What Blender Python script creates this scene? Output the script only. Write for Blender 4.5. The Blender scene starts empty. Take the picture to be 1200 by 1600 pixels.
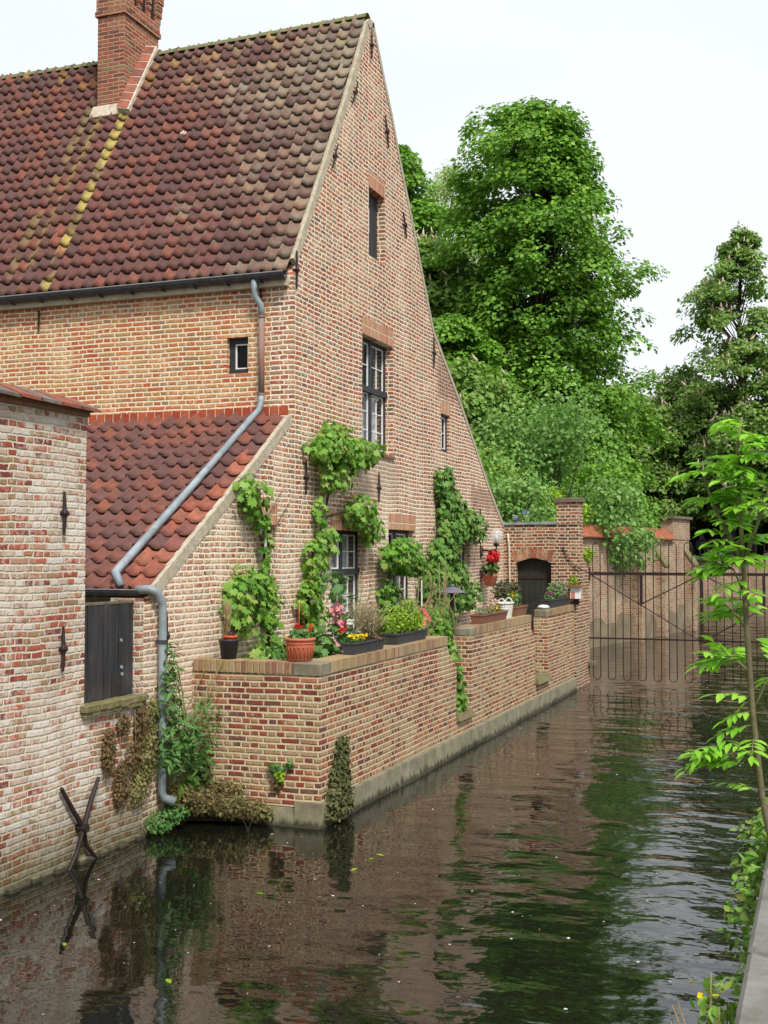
import bpy, math, random
import numpy as np
from mathutils import Vector, Matrix
from mathutils.geometry import tessellate_polygon

S = bpy.context.scene
COL = S.collection
R = math.radians

# ------------------------------------------------------------------ camera, world, sun, exposure
cam_d = bpy.data.cameras.new('camera')
cam = bpy.data.objects.new('camera', cam_d); COL.objects.link(cam)
cam_d.sensor_fit = 'VERTICAL'; cam_d.sensor_height = 24.0
cam_d.lens = 24.0 * 1850.0 / 1600.0
cam_d.clip_start = 0.05; cam_d.clip_end = 2000
cam.location = (6.614, -14.193, 2.9)
cam.rotation_euler = (R(90 + 2.012), 0, R(20.578))
S.camera = cam
S.render.resolution_x = 768; S.render.resolution_y = 1024

SUN_EL, SUN_AZ = 50.0, 138.0        # azimuth measured from +Y (along the canal) towards +X
world = bpy.data.worlds.new('World'); S.world = world; world.use_nodes = True
wn, wl = world.node_tree.nodes, world.node_tree.links
wn.clear()
sky = wn.new('ShaderNodeTexSky'); sky.sky_type = 'NISHITA'; sky.sun_disc = False
sky.sun_elevation = R(SUN_EL); sky.sun_rotation = R(SUN_AZ); sky.air_density = 1.0; sky.dust_density = 2.0; sky.ozone_density = 1.0
bg1 = wn.new('ShaderNodeBackground'); bg1.inputs['Strength'].default_value = 0.12
wl.new(sky.outputs[0], bg1.inputs[0])
bg2 = wn.new('ShaderNodeBackground'); bg2.inputs['Strength'].default_value = 1.0
tc = wn.new('ShaderNodeTexCoord'); nz = wn.new('ShaderNodeTexNoise'); nz.inputs['Scale'].default_value = 1.6; nz.inputs['Detail'].default_value = 5
mp = wn.new('ShaderNodeMapping'); mp.inputs['Scale'].default_value = (1, 1, 2.6)
wl.new(tc.outputs['Generated'], mp.inputs[0]); wl.new(mp.outputs[0], nz.inputs['Vector'])
cr = wn.new('ShaderNodeValToRGB')
cr.color_ramp.elements[0].position = 0.3; cr.color_ramp.elements[0].color = (0.60, 0.635, 0.68, 1)
cr.color_ramp.elements[1].position = 0.62; cr.color_ramp.elements[1].color = (0.66, 0.68, 0.70, 1)
wl.new(nz.outputs[0], cr.inputs[0]); wl.new(cr.outputs[0], bg2.inputs[0])
mx = wn.new('ShaderNodeMixShader'); mx.inputs[0].default_value = 0.90
wo = wn.new('ShaderNodeOutputWorld')
wl.new(bg1.outputs[0], mx.inputs[1]); wl.new(bg2.outputs[0], mx.inputs[2]); wl.new(mx.outputs[0], wo.inputs[0])

sun_d = bpy.data.lights.new('sun', 'SUN'); sun = bpy.data.objects.new('sun', sun_d); COL.objects.link(sun)
sun_d.energy = 2.7; sun_d.angle = R(12); sun_d.color = (1.0, 0.95, 0.88)
sd = Vector((math.sin(R(SUN_AZ)) * math.cos(R(SUN_EL)), math.cos(R(SUN_AZ)) * math.cos(R(SUN_EL)), math.sin(R(SUN_EL))))
sun.rotation_euler = sd.to_track_quat('Z', 'Y').to_euler()
S.view_settings.view_transform = 'Standard'; S.view_settings.look = 'None'
S.view_settings.exposure = 0.66; S.view_settings.gamma = 1.0

# ------------------------------------------------------------------ material helpers
def lin(c):
    c = c / 255.0
    return c / 12.92 if c <= 0.04045 else ((c + 0.055) / 1.055) ** 2.4
def rgb(r, g, b): return (lin(r), lin(g), lin(b), 1.0)

class NT:
    def __init__(s, name):
        s.m = bpy.data.materials.new(name); s.m.use_nodes = True
        s.n = s.m.node_tree.nodes; s.l = s.m.node_tree.links; s.n.clear()
        s.out = s.n.new('ShaderNodeOutputMaterial')
    def node(s, t, **kw):
        n = s.n.new(t)
        for k, v in kw.items(): setattr(n, k, v)
        return n
    def link(s, a, b): s.l.new(a, b)
    def val(s, x, sock):
        if isinstance(x, (int, float)): sock.default_value = x
        elif isinstance(x, tuple): sock.default_value = x
        else: s.link(x, sock)
    def math(s, op, a, b=0.0, clamp=False):
        n = s.node('ShaderNodeMath', operation=op); n.use_clamp = clamp
        s.val(a, n.inputs[0]); s.val(b, n.inputs[1]); return n.outputs[0]
    def pos(s):
        return s.node('ShaderNodeNewGeometry').outputs['Position']
    def sep(s, v):
        n = s.node('ShaderNodeSeparateXYZ'); s.link(v, n.inputs[0]); return n.outputs
    def comb(s, x, y, z):
        n = s.node('ShaderNodeCombineXYZ'); s.val(x, n.inputs[0]); s.val(y, n.inputs[1]); s.val(z, n.inputs[2]); return n.outputs[0]
    def noise(s, vec, scale, detail=3, rough=0.55):
        n = s.node('ShaderNodeTexNoise'); n.inputs['Scale'].default_value = scale; n.inputs['Detail'].default_value = detail
        n.inputs['Roughness'].default_value = rough
        if vec is not None: s.link(vec, n.inputs['Vector'])
        return n.outputs[0]
    def scaled(s, vec, sx, sy, sz):
        n = s.node('ShaderNodeMapping'); n.inputs['Scale'].default_value = (sx, sy, sz); s.link(vec, n.inputs[0]); return n.outputs[0]
    def ramp(s, fac, stops, interp='LINEAR'):
        n = s.node('ShaderNodeValToRGB'); r = n.color_ramp; r.interpolation = interp
        while len(r.elements) > 1: r.elements.remove(r.elements[-1])
        r.elements[0].position = stops[0][0]; r.elements[0].color = stops[0][1]
        for p, c in stops[1:]:
            e = r.elements.new(p); e.color = c
        s.link(fac, n.inputs[0]); return n.outputs[0]
    def mask(s, fac, a, b):
        n = s.node('ShaderNodeMapRange'); n.inputs[1].default_value = a; n.inputs[2].default_value = b
        s.link(fac, n.inputs[0]); return n.outputs[0]
    def mix(s, f, a, b, blend='MIX'):
        n = s.node('ShaderNodeMix', data_type='RGBA', blend_type=blend)
        s.val(f, n.inputs[0]); s.val(a, n.inputs[6]); s.val(b, n.inputs[7]); return n.outputs[2]
    def bump(s, h, dist=0.01, strength=1.0):
        n = s.node('ShaderNodeBump'); n.inputs['Distance'].default_value = dist; n.inputs['Strength'].default_value = strength
        s.link(h, n.inputs['Height']); return n.outputs[0]
    def bsdf(s, col, rough=0.8, normal=None, metal=0.0, spec=0.3):
        b = s.node('ShaderNodeBsdfPrincipled')
        s.val(col, b.inputs['Base Color']); s.val(rough, b.inputs['Roughness']); b.inputs['Metallic'].default_value = metal
        b.inputs['Specular IOR Level'].default_value = spec
        if normal is not None: s.link(normal, b.inputs['Normal'])
        s.link(b.outputs[0], s.out.inputs[0]); return b

def brick_mat(name, palette, mortar, bw=0.25, bh=0.066, ms=0.011, mode='xy', smear=0.3, smear_col=None, algae=0.0, squash=0.5, wob=0.011, dirt=0.25, offs=0.5, lime=None, spots=()):
    t = NT(name); p = t.pos(); x, y, z = t.sep(p)
    if mode == 'xy': u = t.math('ADD', x, y); v = z
    elif mode == 'y': u, v = y, z
    elif mode == 'x': u, v = x, z
    n1 = t.noise(p, 0.9, 2); n2 = t.noise(p, 9.0, 2); n3 = t.noise(t.scaled(p, 1, 1, 2.5), 30.0, 2)
    n1b = t.noise(t.scaled(p, 1.7, 1.7, 1.7), 2.3, 1)
    u2 = t.math('ADD', u, t.math('MULTIPLY', t.math('SUBTRACT', n2, 0.5), wob * 2.5))
    u2 = t.math('ADD', u2, t.math('MULTIPLY', t.math('SUBTRACT', n1b, 0.5), wob * 8))
    v2 = t.math('ADD', v, t.math('MULTIPLY', t.math('SUBTRACT', n1, 0.5), wob * 5))
    v2 = t.math('ADD', v2, t.math('MULTIPLY', t.math('SUBTRACT', n3, 0.5), wob * 0.9))
    v2 = t.math('ADD', v2, t.math('MULTIPLY', t.math('SUBTRACT', n2, 0.5), wob * 1.2))
    v2 = t.math('ADD', v2, 20.0); u2 = t.math('ADD', u2, 60.0)
    b = t.node('ShaderNodeTexBrick'); b.offset = offs; b.offset_frequency = 2; b.squash = squash; b.squash_frequency = 2
    b.inputs['Scale'].default_value = 1.0
    b.inputs['Color1'].default_value = (0, 0, 0, 1); b.inputs['Color2'].default_value = (1, 1, 1, 1); b.inputs['Mortar'].default_value = (0.5, 0.5, 0.5, 1)
    b.inputs['Mortar Size'].default_value = ms * 1.3; b.inputs['Mortar Smooth'].default_value = 0.75
    b.inputs['Brick Width'].default_value = bw; b.inputs['Row Height'].default_value = bh
    t.link(t.comb(u2, v2, 0.0), b.inputs['Vector'])
    palette = sorted(palette, key=lambda c: c[0] * .4 + c[1] + c[2] * .3); n = len(palette)
    clus = t.math('MULTIPLY', t.math('SUBTRACT', t.noise(p, 0.7, 3, 0.6), 0.5), 1.1)
    tone = t.math('ADD', b.outputs['Color'], clus, True)
    col = t.ramp(tone, [(i / n, c) for i, c in enumerate(palette)], 'CONSTANT')
    hv = t.noise(p, 0.35, 3, 0.6)
    col = t.mix(t.math('MULTIPLY', t.mask(hv, 0.5, 0.7), 0.30), col, t.mix(1.0, col, (0.80, 0.80, 0.86, 1), 'MULTIPLY'))
    fine = t.noise(p, 45.0, 4, 0.7)
    med = t.noise(p, 14.0, 3)
    col = t.mix(t.mask(fine, 0.3, 0.75), col, t.mix(0.55, col, (0.05, 0.035, 0.03, 1)))
    mort = t.mix(t.mask(med, 0.35, 0.7), mortar, tuple(c * 0.72 for c in mortar[:3]) + (1,))
    if smear > 0:
        big = t.noise(p, 1.3, 4, 0.65)
        sm = t.math('ADD', t.math('MULTIPLY', big, 0.6), t.math('MULTIPLY', med, 0.45))
        sm = t.math('ADD', sm, t.math('MULTIPLY', fine, 0.2))
        if lime: sm = t.math('ADD', sm, t.math('MULTIPLY', t.math('SUBTRACT', 1.0, t.mask(t.math('ADD', z, t.math('MULTIPLY', big, 2.0)), lime[0], lime[1])), lime[2]))
        sm = t.mask(sm, 0.80 - smear * 0.45, 0.95 - smear * 0.45)
        col = t.mix(t.math('MULTIPLY', sm, 0.8), col, smear_col or mort)
    mf = t.math('ADD', b.outputs['Fac'], t.math('MULTIPLY', t.math('SUBTRACT', fine, 0.5), 0.55))
    mf = t.math('ADD', mf, t.math('MULTIPLY', t.math('SUBTRACT', t.noise(p, 22.0, 2), 0.5), 0.75))
    mf = t.mask(mf, 0.46, 0.86)
    col = t.mix(mf, col, mort)
    # broad dirt / weather stains
    wz = t.noise(t.scaled(p, 1.2, 1.2, 0.35), 1.1, 4, 0.6)
    col = t.mix(t.math('MULTIPLY', t.mask(wz, 0.45, 0.75), dirt), col, (0.10, 0.085, 0.06, 1), 'MIX')
    for (a0, a1, c0, c1, sc, am) in spots:
        jy = t.math('ADD', y, t.math('MULTIPLY', t.math('SUBTRACT', med, 0.5), 0.5)); jz = t.math('ADD', z, t.math('MULTIPLY', t.math('SUBTRACT', t.noise(p, 3.0, 3), 0.5), 0.6))
        m_ = t.math('MULTIPLY', t.math('MULTIPLY', t.mask(jy, a0 - .1, a0 + .1), t.math('SUBTRACT', 1.0, t.mask(jy, a1 - .1, a1 + .1))), t.math('MULTIPLY', t.mask(jz, c0 - .12, c0 + .12), t.math('SUBTRACT', 1.0, t.mask(jz, c1 - .06, c1 + .06))))
        col = t.mix(t.math('MULTIPLY', m_, am), col, sc)
    if algae > 0:
        wet = t.math('SUBTRACT', 1.0, t.mask(t.math('ADD', z, t.math('MULTIPLY', t.math('SUBTRACT', med, 0.5), 0.35)), 0.06, algae))
        col = t.mix(t.math('MULTIPLY', wet, 0.8), col, t.mix(med, rgb(62, 60, 42), rgb(96, 96, 58)))
    h = t.math('SUBTRACT', 1.0, b.outputs['Fac'])
    h = t.math('ADD', h, t.math('MULTIPLY', fine, 0.55))
    h = t.math('ADD', h, t.math('MULTIPLY', b.outputs['Color'], 0.35))
    t.bsdf(col, 0.9, t.bump(h, 0.008, 0.9), spec=0.15)
    return t.m

def plain(name, c, rough=0.8, metal=0.0, spec=0.3, var=0.25, scale=6.0, bumpd=0.0, c2=None):
    t = NT(name); p = t.pos(); f = t.noise(p, scale, 5, 0.65)
    c2 = c2 or tuple(k * (1 - var) for k in c[:3]) + (1,)
    col = t.mix(t.mask(f, 0.3, 0.7), c, c2)
    nrm = t.bump(t.noise(p, scale * 4, 4), bumpd) if bumpd else None
    t.bsdf(col, rough, nrm, metal, spec); return t.m

def leaf_mat(name, cols, trans=0.35, gloss=0.25, patch=0.5):
    t = NT(name); g = t.node('ShaderNodeNewGeometry'); rnd = g.outputs['Random Per Island']
    n = len(cols)
    col = t.ramp(rnd, [(i / max(1, n - 1), c) for i, c in enumerate(cols)])
    big = t.noise(g.outputs['Position'], 0.9, 3)
    col = t.mix(t.math('MULTIPLY', t.mask(big, 0.35, 0.7), patch), col, cols[-1]); big2 = t.noise(g.outputs['Position'], 0.35, 2)
    col = t.mix(t.math('MULTIPLY', t.mask(big2, 0.5, 0.7), 0.45), col, cols[0])
    d = t.node('ShaderNodeBsdfPrincipled'); t.link(col, d.inputs['Base Color']); d.inputs['Roughness'].default_value = 0.5
    d.inputs['Specular IOR Level'].default_value = gloss
    tr = t.node('ShaderNodeBsdfTranslucent'); t.link(t.mix(0.5, col, t.mix(1.0, col, (0.9, 1.0, 0.25, 1), 'MULTIPLY')), tr.inputs[0])
    ms = t.node('ShaderNodeMixShader'); ms.inputs[0].default_value = trans
    t.link(d.outputs[0], ms.inputs[1]); t.link(tr.outputs[0], ms.inputs[2]); t.link(ms.outputs[0], t.out.inputs[0])
    return t.m

M = {}
orange, tan, ochre = rgb(172, 98, 66), rgb(176, 138, 96), rgb(158, 132, 90)
dred, grey, purp = rgb(128, 62, 50), rgb(128, 118, 104), rgb(98, 72, 70)
pinkc, dark = rgb(196, 152, 126), rgb(74, 62, 58)
M['brick_facade'] = brick_mat('old orange brick with lime mortar', [rgb(194, 108, 66), rgb(200, 116, 74), rgb(192, 140, 90), rgb(184, 144, 98), rgb(184, 92, 60), rgb(194, 104, 66), rgb(204, 150, 104), rgb(160, 130, 100), rgb(198, 118, 76), rgb(202, 136, 86)], rgb(228, 214, 184), bw=0.27, smear=0.40, smear_col=rgb(216, 184, 140), ms=0.014, dirt=0.06)
M['brick_gable'] = brick_mat('gable brick', [rgb(184, 108, 76), rgb(190, 122, 86), rgb(188, 146, 104), rgb(164, 136, 104), rgb(162, 90, 68), rgb(190, 112, 78), rgb(128, 98, 84), rgb(150, 134, 110), rgb(198, 142, 104), rgb(150, 104, 84), rgb(200, 158, 124), rgb(178, 100, 72)], rgb(236, 222, 200), bw=0.205, bh=0.066, ms=0.0145, squash=0.62, smear=0.32, smear_col=rgb(224, 204, 178), algae=0.4, dirt=0.08, wob=0.014, lime=(3.4, 6.4, 0.10), spots=[(2.3, 4.1, 3.75, 4.42, rgb(176, 160, 142), .5), (6.15, 7.6, 5.75, 6.5, rgb(104, 66, 60), .45), (8.3, 10.8, 3.8, 4.25, rgb(108, 62, 54), .45), (-3.6, -0.6, 0.9, 2.0, rgb(206, 188, 166), .35), (2.3, 3.6, 3.0, 3.6, rgb(206, 192, 172), .3)])
M['brick_left'] = brick_mat('weathered limewashed brick', [rgb(172, 82, 62), rgb(190, 146, 120), rgb(160, 128, 92), rgb(214, 198, 182), rgb(184, 96, 70), rgb(204, 180, 158), rgb(132, 66, 60), rgb(222, 212, 200), rgb(182, 130, 96), rgb(210, 188, 168), rgb(170, 140, 104), rgb(192, 110, 84)], rgb(212, 204, 184), bw=0.25, bh=0.0635, ms=0.011, smear=0.46, smear_col=rgb(218, 208, 192), algae=0.7, dirt=0.20, wob=0.015)
M['brick_terrace'] = brick_mat('terrace brick', [rgb(140, 70, 58), rgb(172, 134, 100), rgb(160, 90, 68), rgb(176, 146, 108), rgb(124, 60, 54), rgb(186, 120, 90), rgb(170, 140, 112), rgb(150, 76, 60), rgb(180, 152, 118), rgb(112, 78, 72)], rgb(204, 190, 156), bw=0.215, bh=0.065, ms=0.013, smear=0.34, smear_col=rgb(188, 166, 128), dirt=0.14, wob=0.006)
M['brick_back'] = brick_mat('pale canal wall brick', [rgb(170, 138, 114), rgb(160, 106, 86), rgb(184, 158, 130), rgb(146, 92, 76), rgb(168, 142, 114)], rgb(190, 176, 150), bw=0.24, bh=0.066, smear=0.45, smear_col=rgb(184, 166, 138), dirt=0.5)
M['brick_pier'] = brick_mat('dark weathered brick', [rgb(110, 70, 58), rgb(150, 88, 66), rgb(90, 64, 58), rgb(160, 110, 82), rgb(170, 140, 110), rgb(126, 78, 62), rgb(180, 100, 72)], rgb(200, 186, 158), bw=0.24, bh=0.068, ms=0.015, smear=0.32, smear_col=rgb(196, 176, 142), dirt=0.15)
M['brick_chimney'] = brick_mat('chimney brick', [rgb(150, 84, 66), rgb(168, 100, 76), rgb(124, 76, 64), rgb(160, 112, 86), rgb(146, 124, 100), rgb(170, 92, 70)], rgb(196, 172, 142), bw=0.21, bh=0.066, ms=0.008, smear=0.12, squash=1.0, dirt=0.3, wob=0.005)
sold = [rgb(198, 128, 94), rgb(204, 146, 112), rgb(188, 112, 82), rgb(206, 158, 122), rgb(192, 136, 104)]
M['soldier_y'] = brick_mat('upright brick course', sold, rgb(222, 206, 180), bw=0.062, bh=0.6, ms=0.009, mode='y', smear=0.15, squash=1, wob=0.002, offs=0.0, dirt=0.1)
copb = [rgb(170, 134, 104), rgb(178, 146, 104), rgb(150, 108, 86), rgb(186, 158, 124), rgb(162, 118, 90), rgb(172, 146, 96)]
M['coping_y'] = brick_mat('coping brick on edge', copb, rgb(176, 164, 130), bw=0.075, bh=0.8, ms=0.009, mode='y', smear=0.3, smear_col=rgb(150, 144, 116), squash=1, wob=0.003, offs=0.0)
M['coping_x'] = brick_mat('coping brick on edge across', copb, rgb(176, 164, 130), bw=0.075, bh=0.8, ms=0.009, mode='x', smear=0.3, smear_col=rgb(160, 148, 100), squash=1, wob=0.003, offs=0.0)
M['redband'] = brick_mat('red tile band', [rgb(178, 84, 54), rgb(168, 74, 48), rgb(186, 94, 62)], rgb(216, 200, 176), bw=0.135, bh=0.5, ms=0.008, mode='x', smear=0.0, squash=1, wob=0.003, offs=0.0, dirt=0.05)
M['mortar'] = plain('pale mortar', rgb(188, 178, 158), 0.95, c2=rgb(150, 140, 118), scale=9, bumpd=0.01)
M['render_white'] = plain('lime render', rgb(214, 206, 192), 0.95, c2=rgb(176, 160, 136), scale=12, bumpd=0.015)
M['concrete'] = plain('wet concrete', rgb(136, 130, 110), 0.9, c2=rgb(92, 88, 68), scale=3.5, bumpd=0.006)
t = NT('slimy concrete plinth'); p = t.pos(); x, y, z = t.sep(p); f = t.noise(p, 4.0, 5, .65); f2 = t.noise(t.scaled(p, 5, 5, 1.2), 2.0, 4)
col = t.mix(t.mask(f, .3, .7), rgb(150, 144, 124), rgb(104, 100, 78)); col = t.mix(t.math('MULTIPLY', t.mask(f2, .5, .7), .5), col, rgb(110, 112, 70))
wet = t.math('SUBTRACT', 1.0, t.mask(t.math('ADD', z, t.math('MULTIPLY', t.math('SUBTRACT', f2, .5), .22)), .035, .10))
col = t.mix(t.math('MULTIPLY', wet, .9), col, rgb(48, 46, 32)); t.bsdf(col, .85, t.bump(f, .01), spec=.3); M['plinth'] = t.m
M['stone'] = plain('mossy stone', rgb(128, 118, 90), 0.95, c2=rgb(92, 92, 52), scale=10, bumpd=0.015)
M['capstone'] = plain('grey cap stone', rgb(122, 112, 94), 0.95, c2=rgb(88, 82, 66), scale=10, bumpd=0.008)
M['quaystone'] = plain('grey quay coping stone', rgb(132, 130, 126), 0.9, c2=rgb(92, 92, 84), scale=5, bumpd=0.006)
M['zinc'] = plain('weathered zinc', rgb(156, 168, 174), 0.6, 0.25, c2=rgb(116, 124, 126), scale=4, bumpd=0.003)
M['zinc_dark'] = plain('dark zinc gutter', rgb(86, 90, 96), 0.5, 0.4, c2=rgb(58, 60, 66), scale=9)
M['zinc_rim'] = plain('gutter rim', rgb(140, 140, 138), 0.5, 0.3)
M['rust'] = plain('rusted pipe', rgb(150, 92, 70), 0.8, 0.1, c2=rgb(130, 128, 122), scale=3)
M['iron'] = plain('black iron', rgb(38, 34, 36), 0.6, 0.2, c2=rgb(60, 44, 40), scale=14)
M['gateiron'] = plain('painted gate iron', rgb(34, 30, 32), 0.5, 0.1, c2=rgb(56, 40, 38), scale=6)
M['frame'] = plain('dark grey window frame', rgb(54, 56, 58), 0.6, c2=rgb(40, 42, 46), scale=10)
M['white'] = plain('white painted bars', rgb(226, 226, 222), 0.6, var=0.1)
def boards(name, c, c2):
    t = NT(name); p = t.pos(); f = t.noise(t.scaled(p, 14, 14, 0.7), 1.6, 5, 0.7); g = t.noise(p, 2.2, 4)
    col = t.mix(t.mask(f, 0.40, 0.66), c, c2); col = t.mix(t.math('MULTIPLY', t.mask(g, 0.55, 0.75), 0.4), col, rgb(96, 90, 82))
    t.bsdf(col, 0.6, t.bump(f, 0.003), spec=0.35); return t.m
M['blackwood'] = boards('black painted boards', rgb(34, 34, 36), rgb(62, 60, 60))
M['doorgreen'] = plain('dark green door boards', rgb(36, 38, 34), 0.65, c2=rgb(52, 52, 46), scale=4)
M['wood'] = plain('grey weathered wood', rgb(120, 108, 88), 0.9, c2=rgb(86, 76, 62), scale=12)
M['terracotta'] = plain('terracotta', rgb(196, 112, 82), 0.8, c2=rgb(180, 98, 72), scale=8)
M['oldclay'] = plain('old clay trough', rgb(140, 96, 72), 0.9, c2=rgb(112, 84, 62), scale=12)
M['blackplastic'] = plain('dark plastic pot', rgb(52, 54, 60), 0.5, var=0.15)
M['planter'] = plain('dark grey planter', rgb(70, 72, 74), 0.7, c2=rgb(52, 54, 56), scale=10)
M['orangeplastic'] = plain('orange plastic', rgb(206, 96, 46), 0.5, var=0.1)
M['basketwhite'] = plain('white basket', rgb(224, 224, 218), 0.7, c2=rgb(196, 196, 186), scale=30)
M['soil'] = plain('potting soil', rgb(52, 42, 34), 1.0, scale=40)
M['bark'] = plain('bark', rgb(78, 66, 54), 0.95, c2=rgb(50, 44, 38), scale=8, bumpd=0.02)
M['vinebark'] = plain('vine bark', rgb(96, 76, 58), 0.95, c2=rgb(62, 50, 40), scale=20, bumpd=0.01)
M['drytwig'] = plain('dry twig', rgb(150, 128, 96), 0.95, c2=rgb(106, 86, 62), scale=20)
M['greenstem'] = plain('green stem', rgb(116, 126, 76), 0.8, c2=rgb(96, 92, 60), scale=12)
M['curtain'] = plain('white lace curtain', rgb(226, 228, 232), 0.95, c2=rgb(176, 180, 186), scale=11)
M['darkroom'] = plain('dark interior', rgb(40, 34, 30), 1.0)
M['grass'] = plain('ground', rgb(74, 84, 44), 1.0, c2=rgb(60, 52, 36), scale=1.5)
M['paving'] = plain('terrace paving', rgb(120, 108, 92), 0.95, c2=rgb(94, 86, 72), scale=5)
M['mud'] = plain('canal bed', rgb(48, 42, 30), 1.0)
M['lampglass'] = plain('frosted glass', rgb(214, 214, 206), 0.2, var=0.1)
M['teal'] = plain('teal jacket', rgb(66, 128, 116), 0.9)
M['greycloth'] = plain('grey cloth', rgb(96, 96, 102), 0.9)
M['darkcloth'] = plain('dark cloth', rgb(40, 40, 50), 0.9)
M['palecloth'] = plain('pale cloth', rgb(176, 178, 168), 0.9)
M['skin'] = plain('skin', rgb(196, 136, 110), 0.6)
M['blond'] = plain('blond hair', rgb(156, 140, 96), 0.8)
M['brownhair'] = plain('brown hair', rgb(70, 50, 38), 0.8)
M['yellowpaint'] = plain('yellow green wheel paint', rgb(120, 118, 66), 0.6)
M['carriageblack'] = plain('carriage black', rgb(26, 28, 36), 0.35, spec=0.5)
M['redpaint'] = plain('faded red paint', rgb(190, 76, 70), 0.7, c2=rgb(200, 140, 130), scale=30)

t = NT('window glass'); b = t.bsdf((0.02, 0.025, 0.03, 1), 0.04, spec=0.6); b.inputs['Alpha'].default_value = 0.22
M['glass'] = t.m
t = NT('lamp glass globe'); b = t.bsdf((0.7, 0.7, 0.68, 1), 0.08, spec=0.6); b.inputs['Alpha'].default_value = 0.35
M['globe'] = t.m

# pantiles: one random tone per tile, lichen in patches
def tile_mat(name, cols, lichen=True, grey_amt=0.5):
    t = NT(name); g = t.node('ShaderNodeNewGeometry'); p = g.outputs['Position']; x, y, z = t.sep(p)
    rnd = g.outputs['Random Per Island']; n = len(cols)
    clus = t.math('MULTIPLY', t.math('SUBTRACT', t.noise(p, 1.2, 3, 0.6), 0.5), 0.8); cols = sorted(cols, key=lambda c: c[0])
    col = t.ramp(t.math('ADD', rnd, clus, True), [(i / n, c) for i, c in enumerate(cols)], 'CONSTANT')
    med = t.noise(p, 7.0, 4, 0.65); fine = t.noise(p, 40.0, 4, 0.7); big = t.noise(p, 0.55, 3)
    col = t.mix(t.math('MULTIPLY', t.mask(med, 0.35, 0.7), 0.65), col, rgb(80, 60, 56))
    col = t.mix(t.math('MULTIPLY', t.mask(fine, 0.5, 0.75), 0.45), col, rgb(70, 62, 54))
    if lichen:
        # pale grey lichen, strongest towards the verge and ridge
        ly = t.math('ADD', t.math('MULTIPLY', y, 0.055), t.math('MULTIPLY', big, 0.45))
        lx = t.math('ADD', t.math('ADD', ly, 0.13), t.math('MULTIPLY', x, 0.085))
        lm = t.math('ADD', lx, t.math('MULTIPLY', med, 0.45))
        lm = t.math('ADD', lm, t.math('MULTIPLY', rnd, 0.16))
        col = t.mix(t.math('MULTIPLY', t.mask(lm, 0.56, 0.80), grey_amt), col, rgb(158, 156, 132))
        # yellow lichen in run-off streaks below the chimney and along the ridge
        def streak(x0, w):
            d = t.math('ABSOLUTE', t.math('SUBTRACT', t.math('ADD', x, t.math('MULTIPLY', t.math('SUBTRACT', med, 0.5), 0.12)), x0))
            return t.math('SUBTRACT', 1.0, t.mask(d, w * 0.4, w))
        st = t.math('MAXIMUM', t.math('MULTIPLY', streak(-3.86, 0.11), 1.35), t.math('MULTIPLY', streak(-4.36, 0.09), 0.6))
        st = t.math('MAXIMUM', st, t.math('MULTIPLY', streak(-4.62, 0.07), 0.4))
        below = t.math('SUBTRACT', 1.0, t.mask(y, 2.0, 2.2))
        st = t.math('MULTIPLY', t.math('MULTIPLY', st, below), t.mask(t.math('ADD', t.math('MULTIPLY', t.noise(p, 2.6, 2), 0.7), t.math('ADD', t.math('MULTIPLY', y, 0.10), t.math('ADD', t.math('MULTIPLY', rnd, 0.06), t.math('MULTIPLY', med, 0.22)))), 0.46, 0.62))
        col = t.mix(t.math('MULTIPLY', st, 0.7, True), col, t.mix(t.mask(fine, 0.4, 0.6), rgb(184, 156, 48), rgb(146, 144, 106)))
        rg = t.math('MULTIPLY', t.mask(y, 2.0, 2.7), t.mask(t.math('ADD', t.noise(p, 3.2, 2), t.math('MULTIPLY', rnd, 0.2)), 0.68, 0.78))
        col = t.mix(t.math('MULTIPLY', rg, 0.5), col, rgb(160, 136, 56))
    t.bsdf(col, 0.75, t.bump(t.math('ADD', fine, med), 0.004), spec=0.25); return t.m
M['tiles'] = tile_mat('weathered pantiles', [rgb(104, 68, 62), rgb(110, 70, 62), rgb(98, 67, 62), rgb(114, 71, 62), rgb(104, 71, 66), rgb(126, 74, 62), rgb(106, 67, 61), rgb(94, 66, 62), rgb(134, 80, 64), rgb(108, 71, 65), rgb(100, 65, 60), rgb(112, 69, 61), rgb(92, 64, 60), rgb(118, 74, 64)])
M['tiles_low'] = tile_mat('lean-to pantiles', [rgb(106, 70, 64), rgb(114, 74, 66), rgb(100, 68, 64), rgb(124, 76, 64), rgb(110, 76, 70), rgb(104, 70, 66), rgb(134, 80, 64)], False)
M['tiles_edge'] = tile_mat('newer orange pantiles', [rgb(158, 90, 68), rgb(148, 84, 66), rgb(136, 82, 70), rgb(162, 98, 76)], False)
M['tilecap'] = tile_mat('wall cap tiles', [rgb(150, 96, 76), rgb(112, 106, 100), rgb(152, 86, 66), rgb(124, 112, 104), rgb(142, 94, 76)], False)

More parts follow.
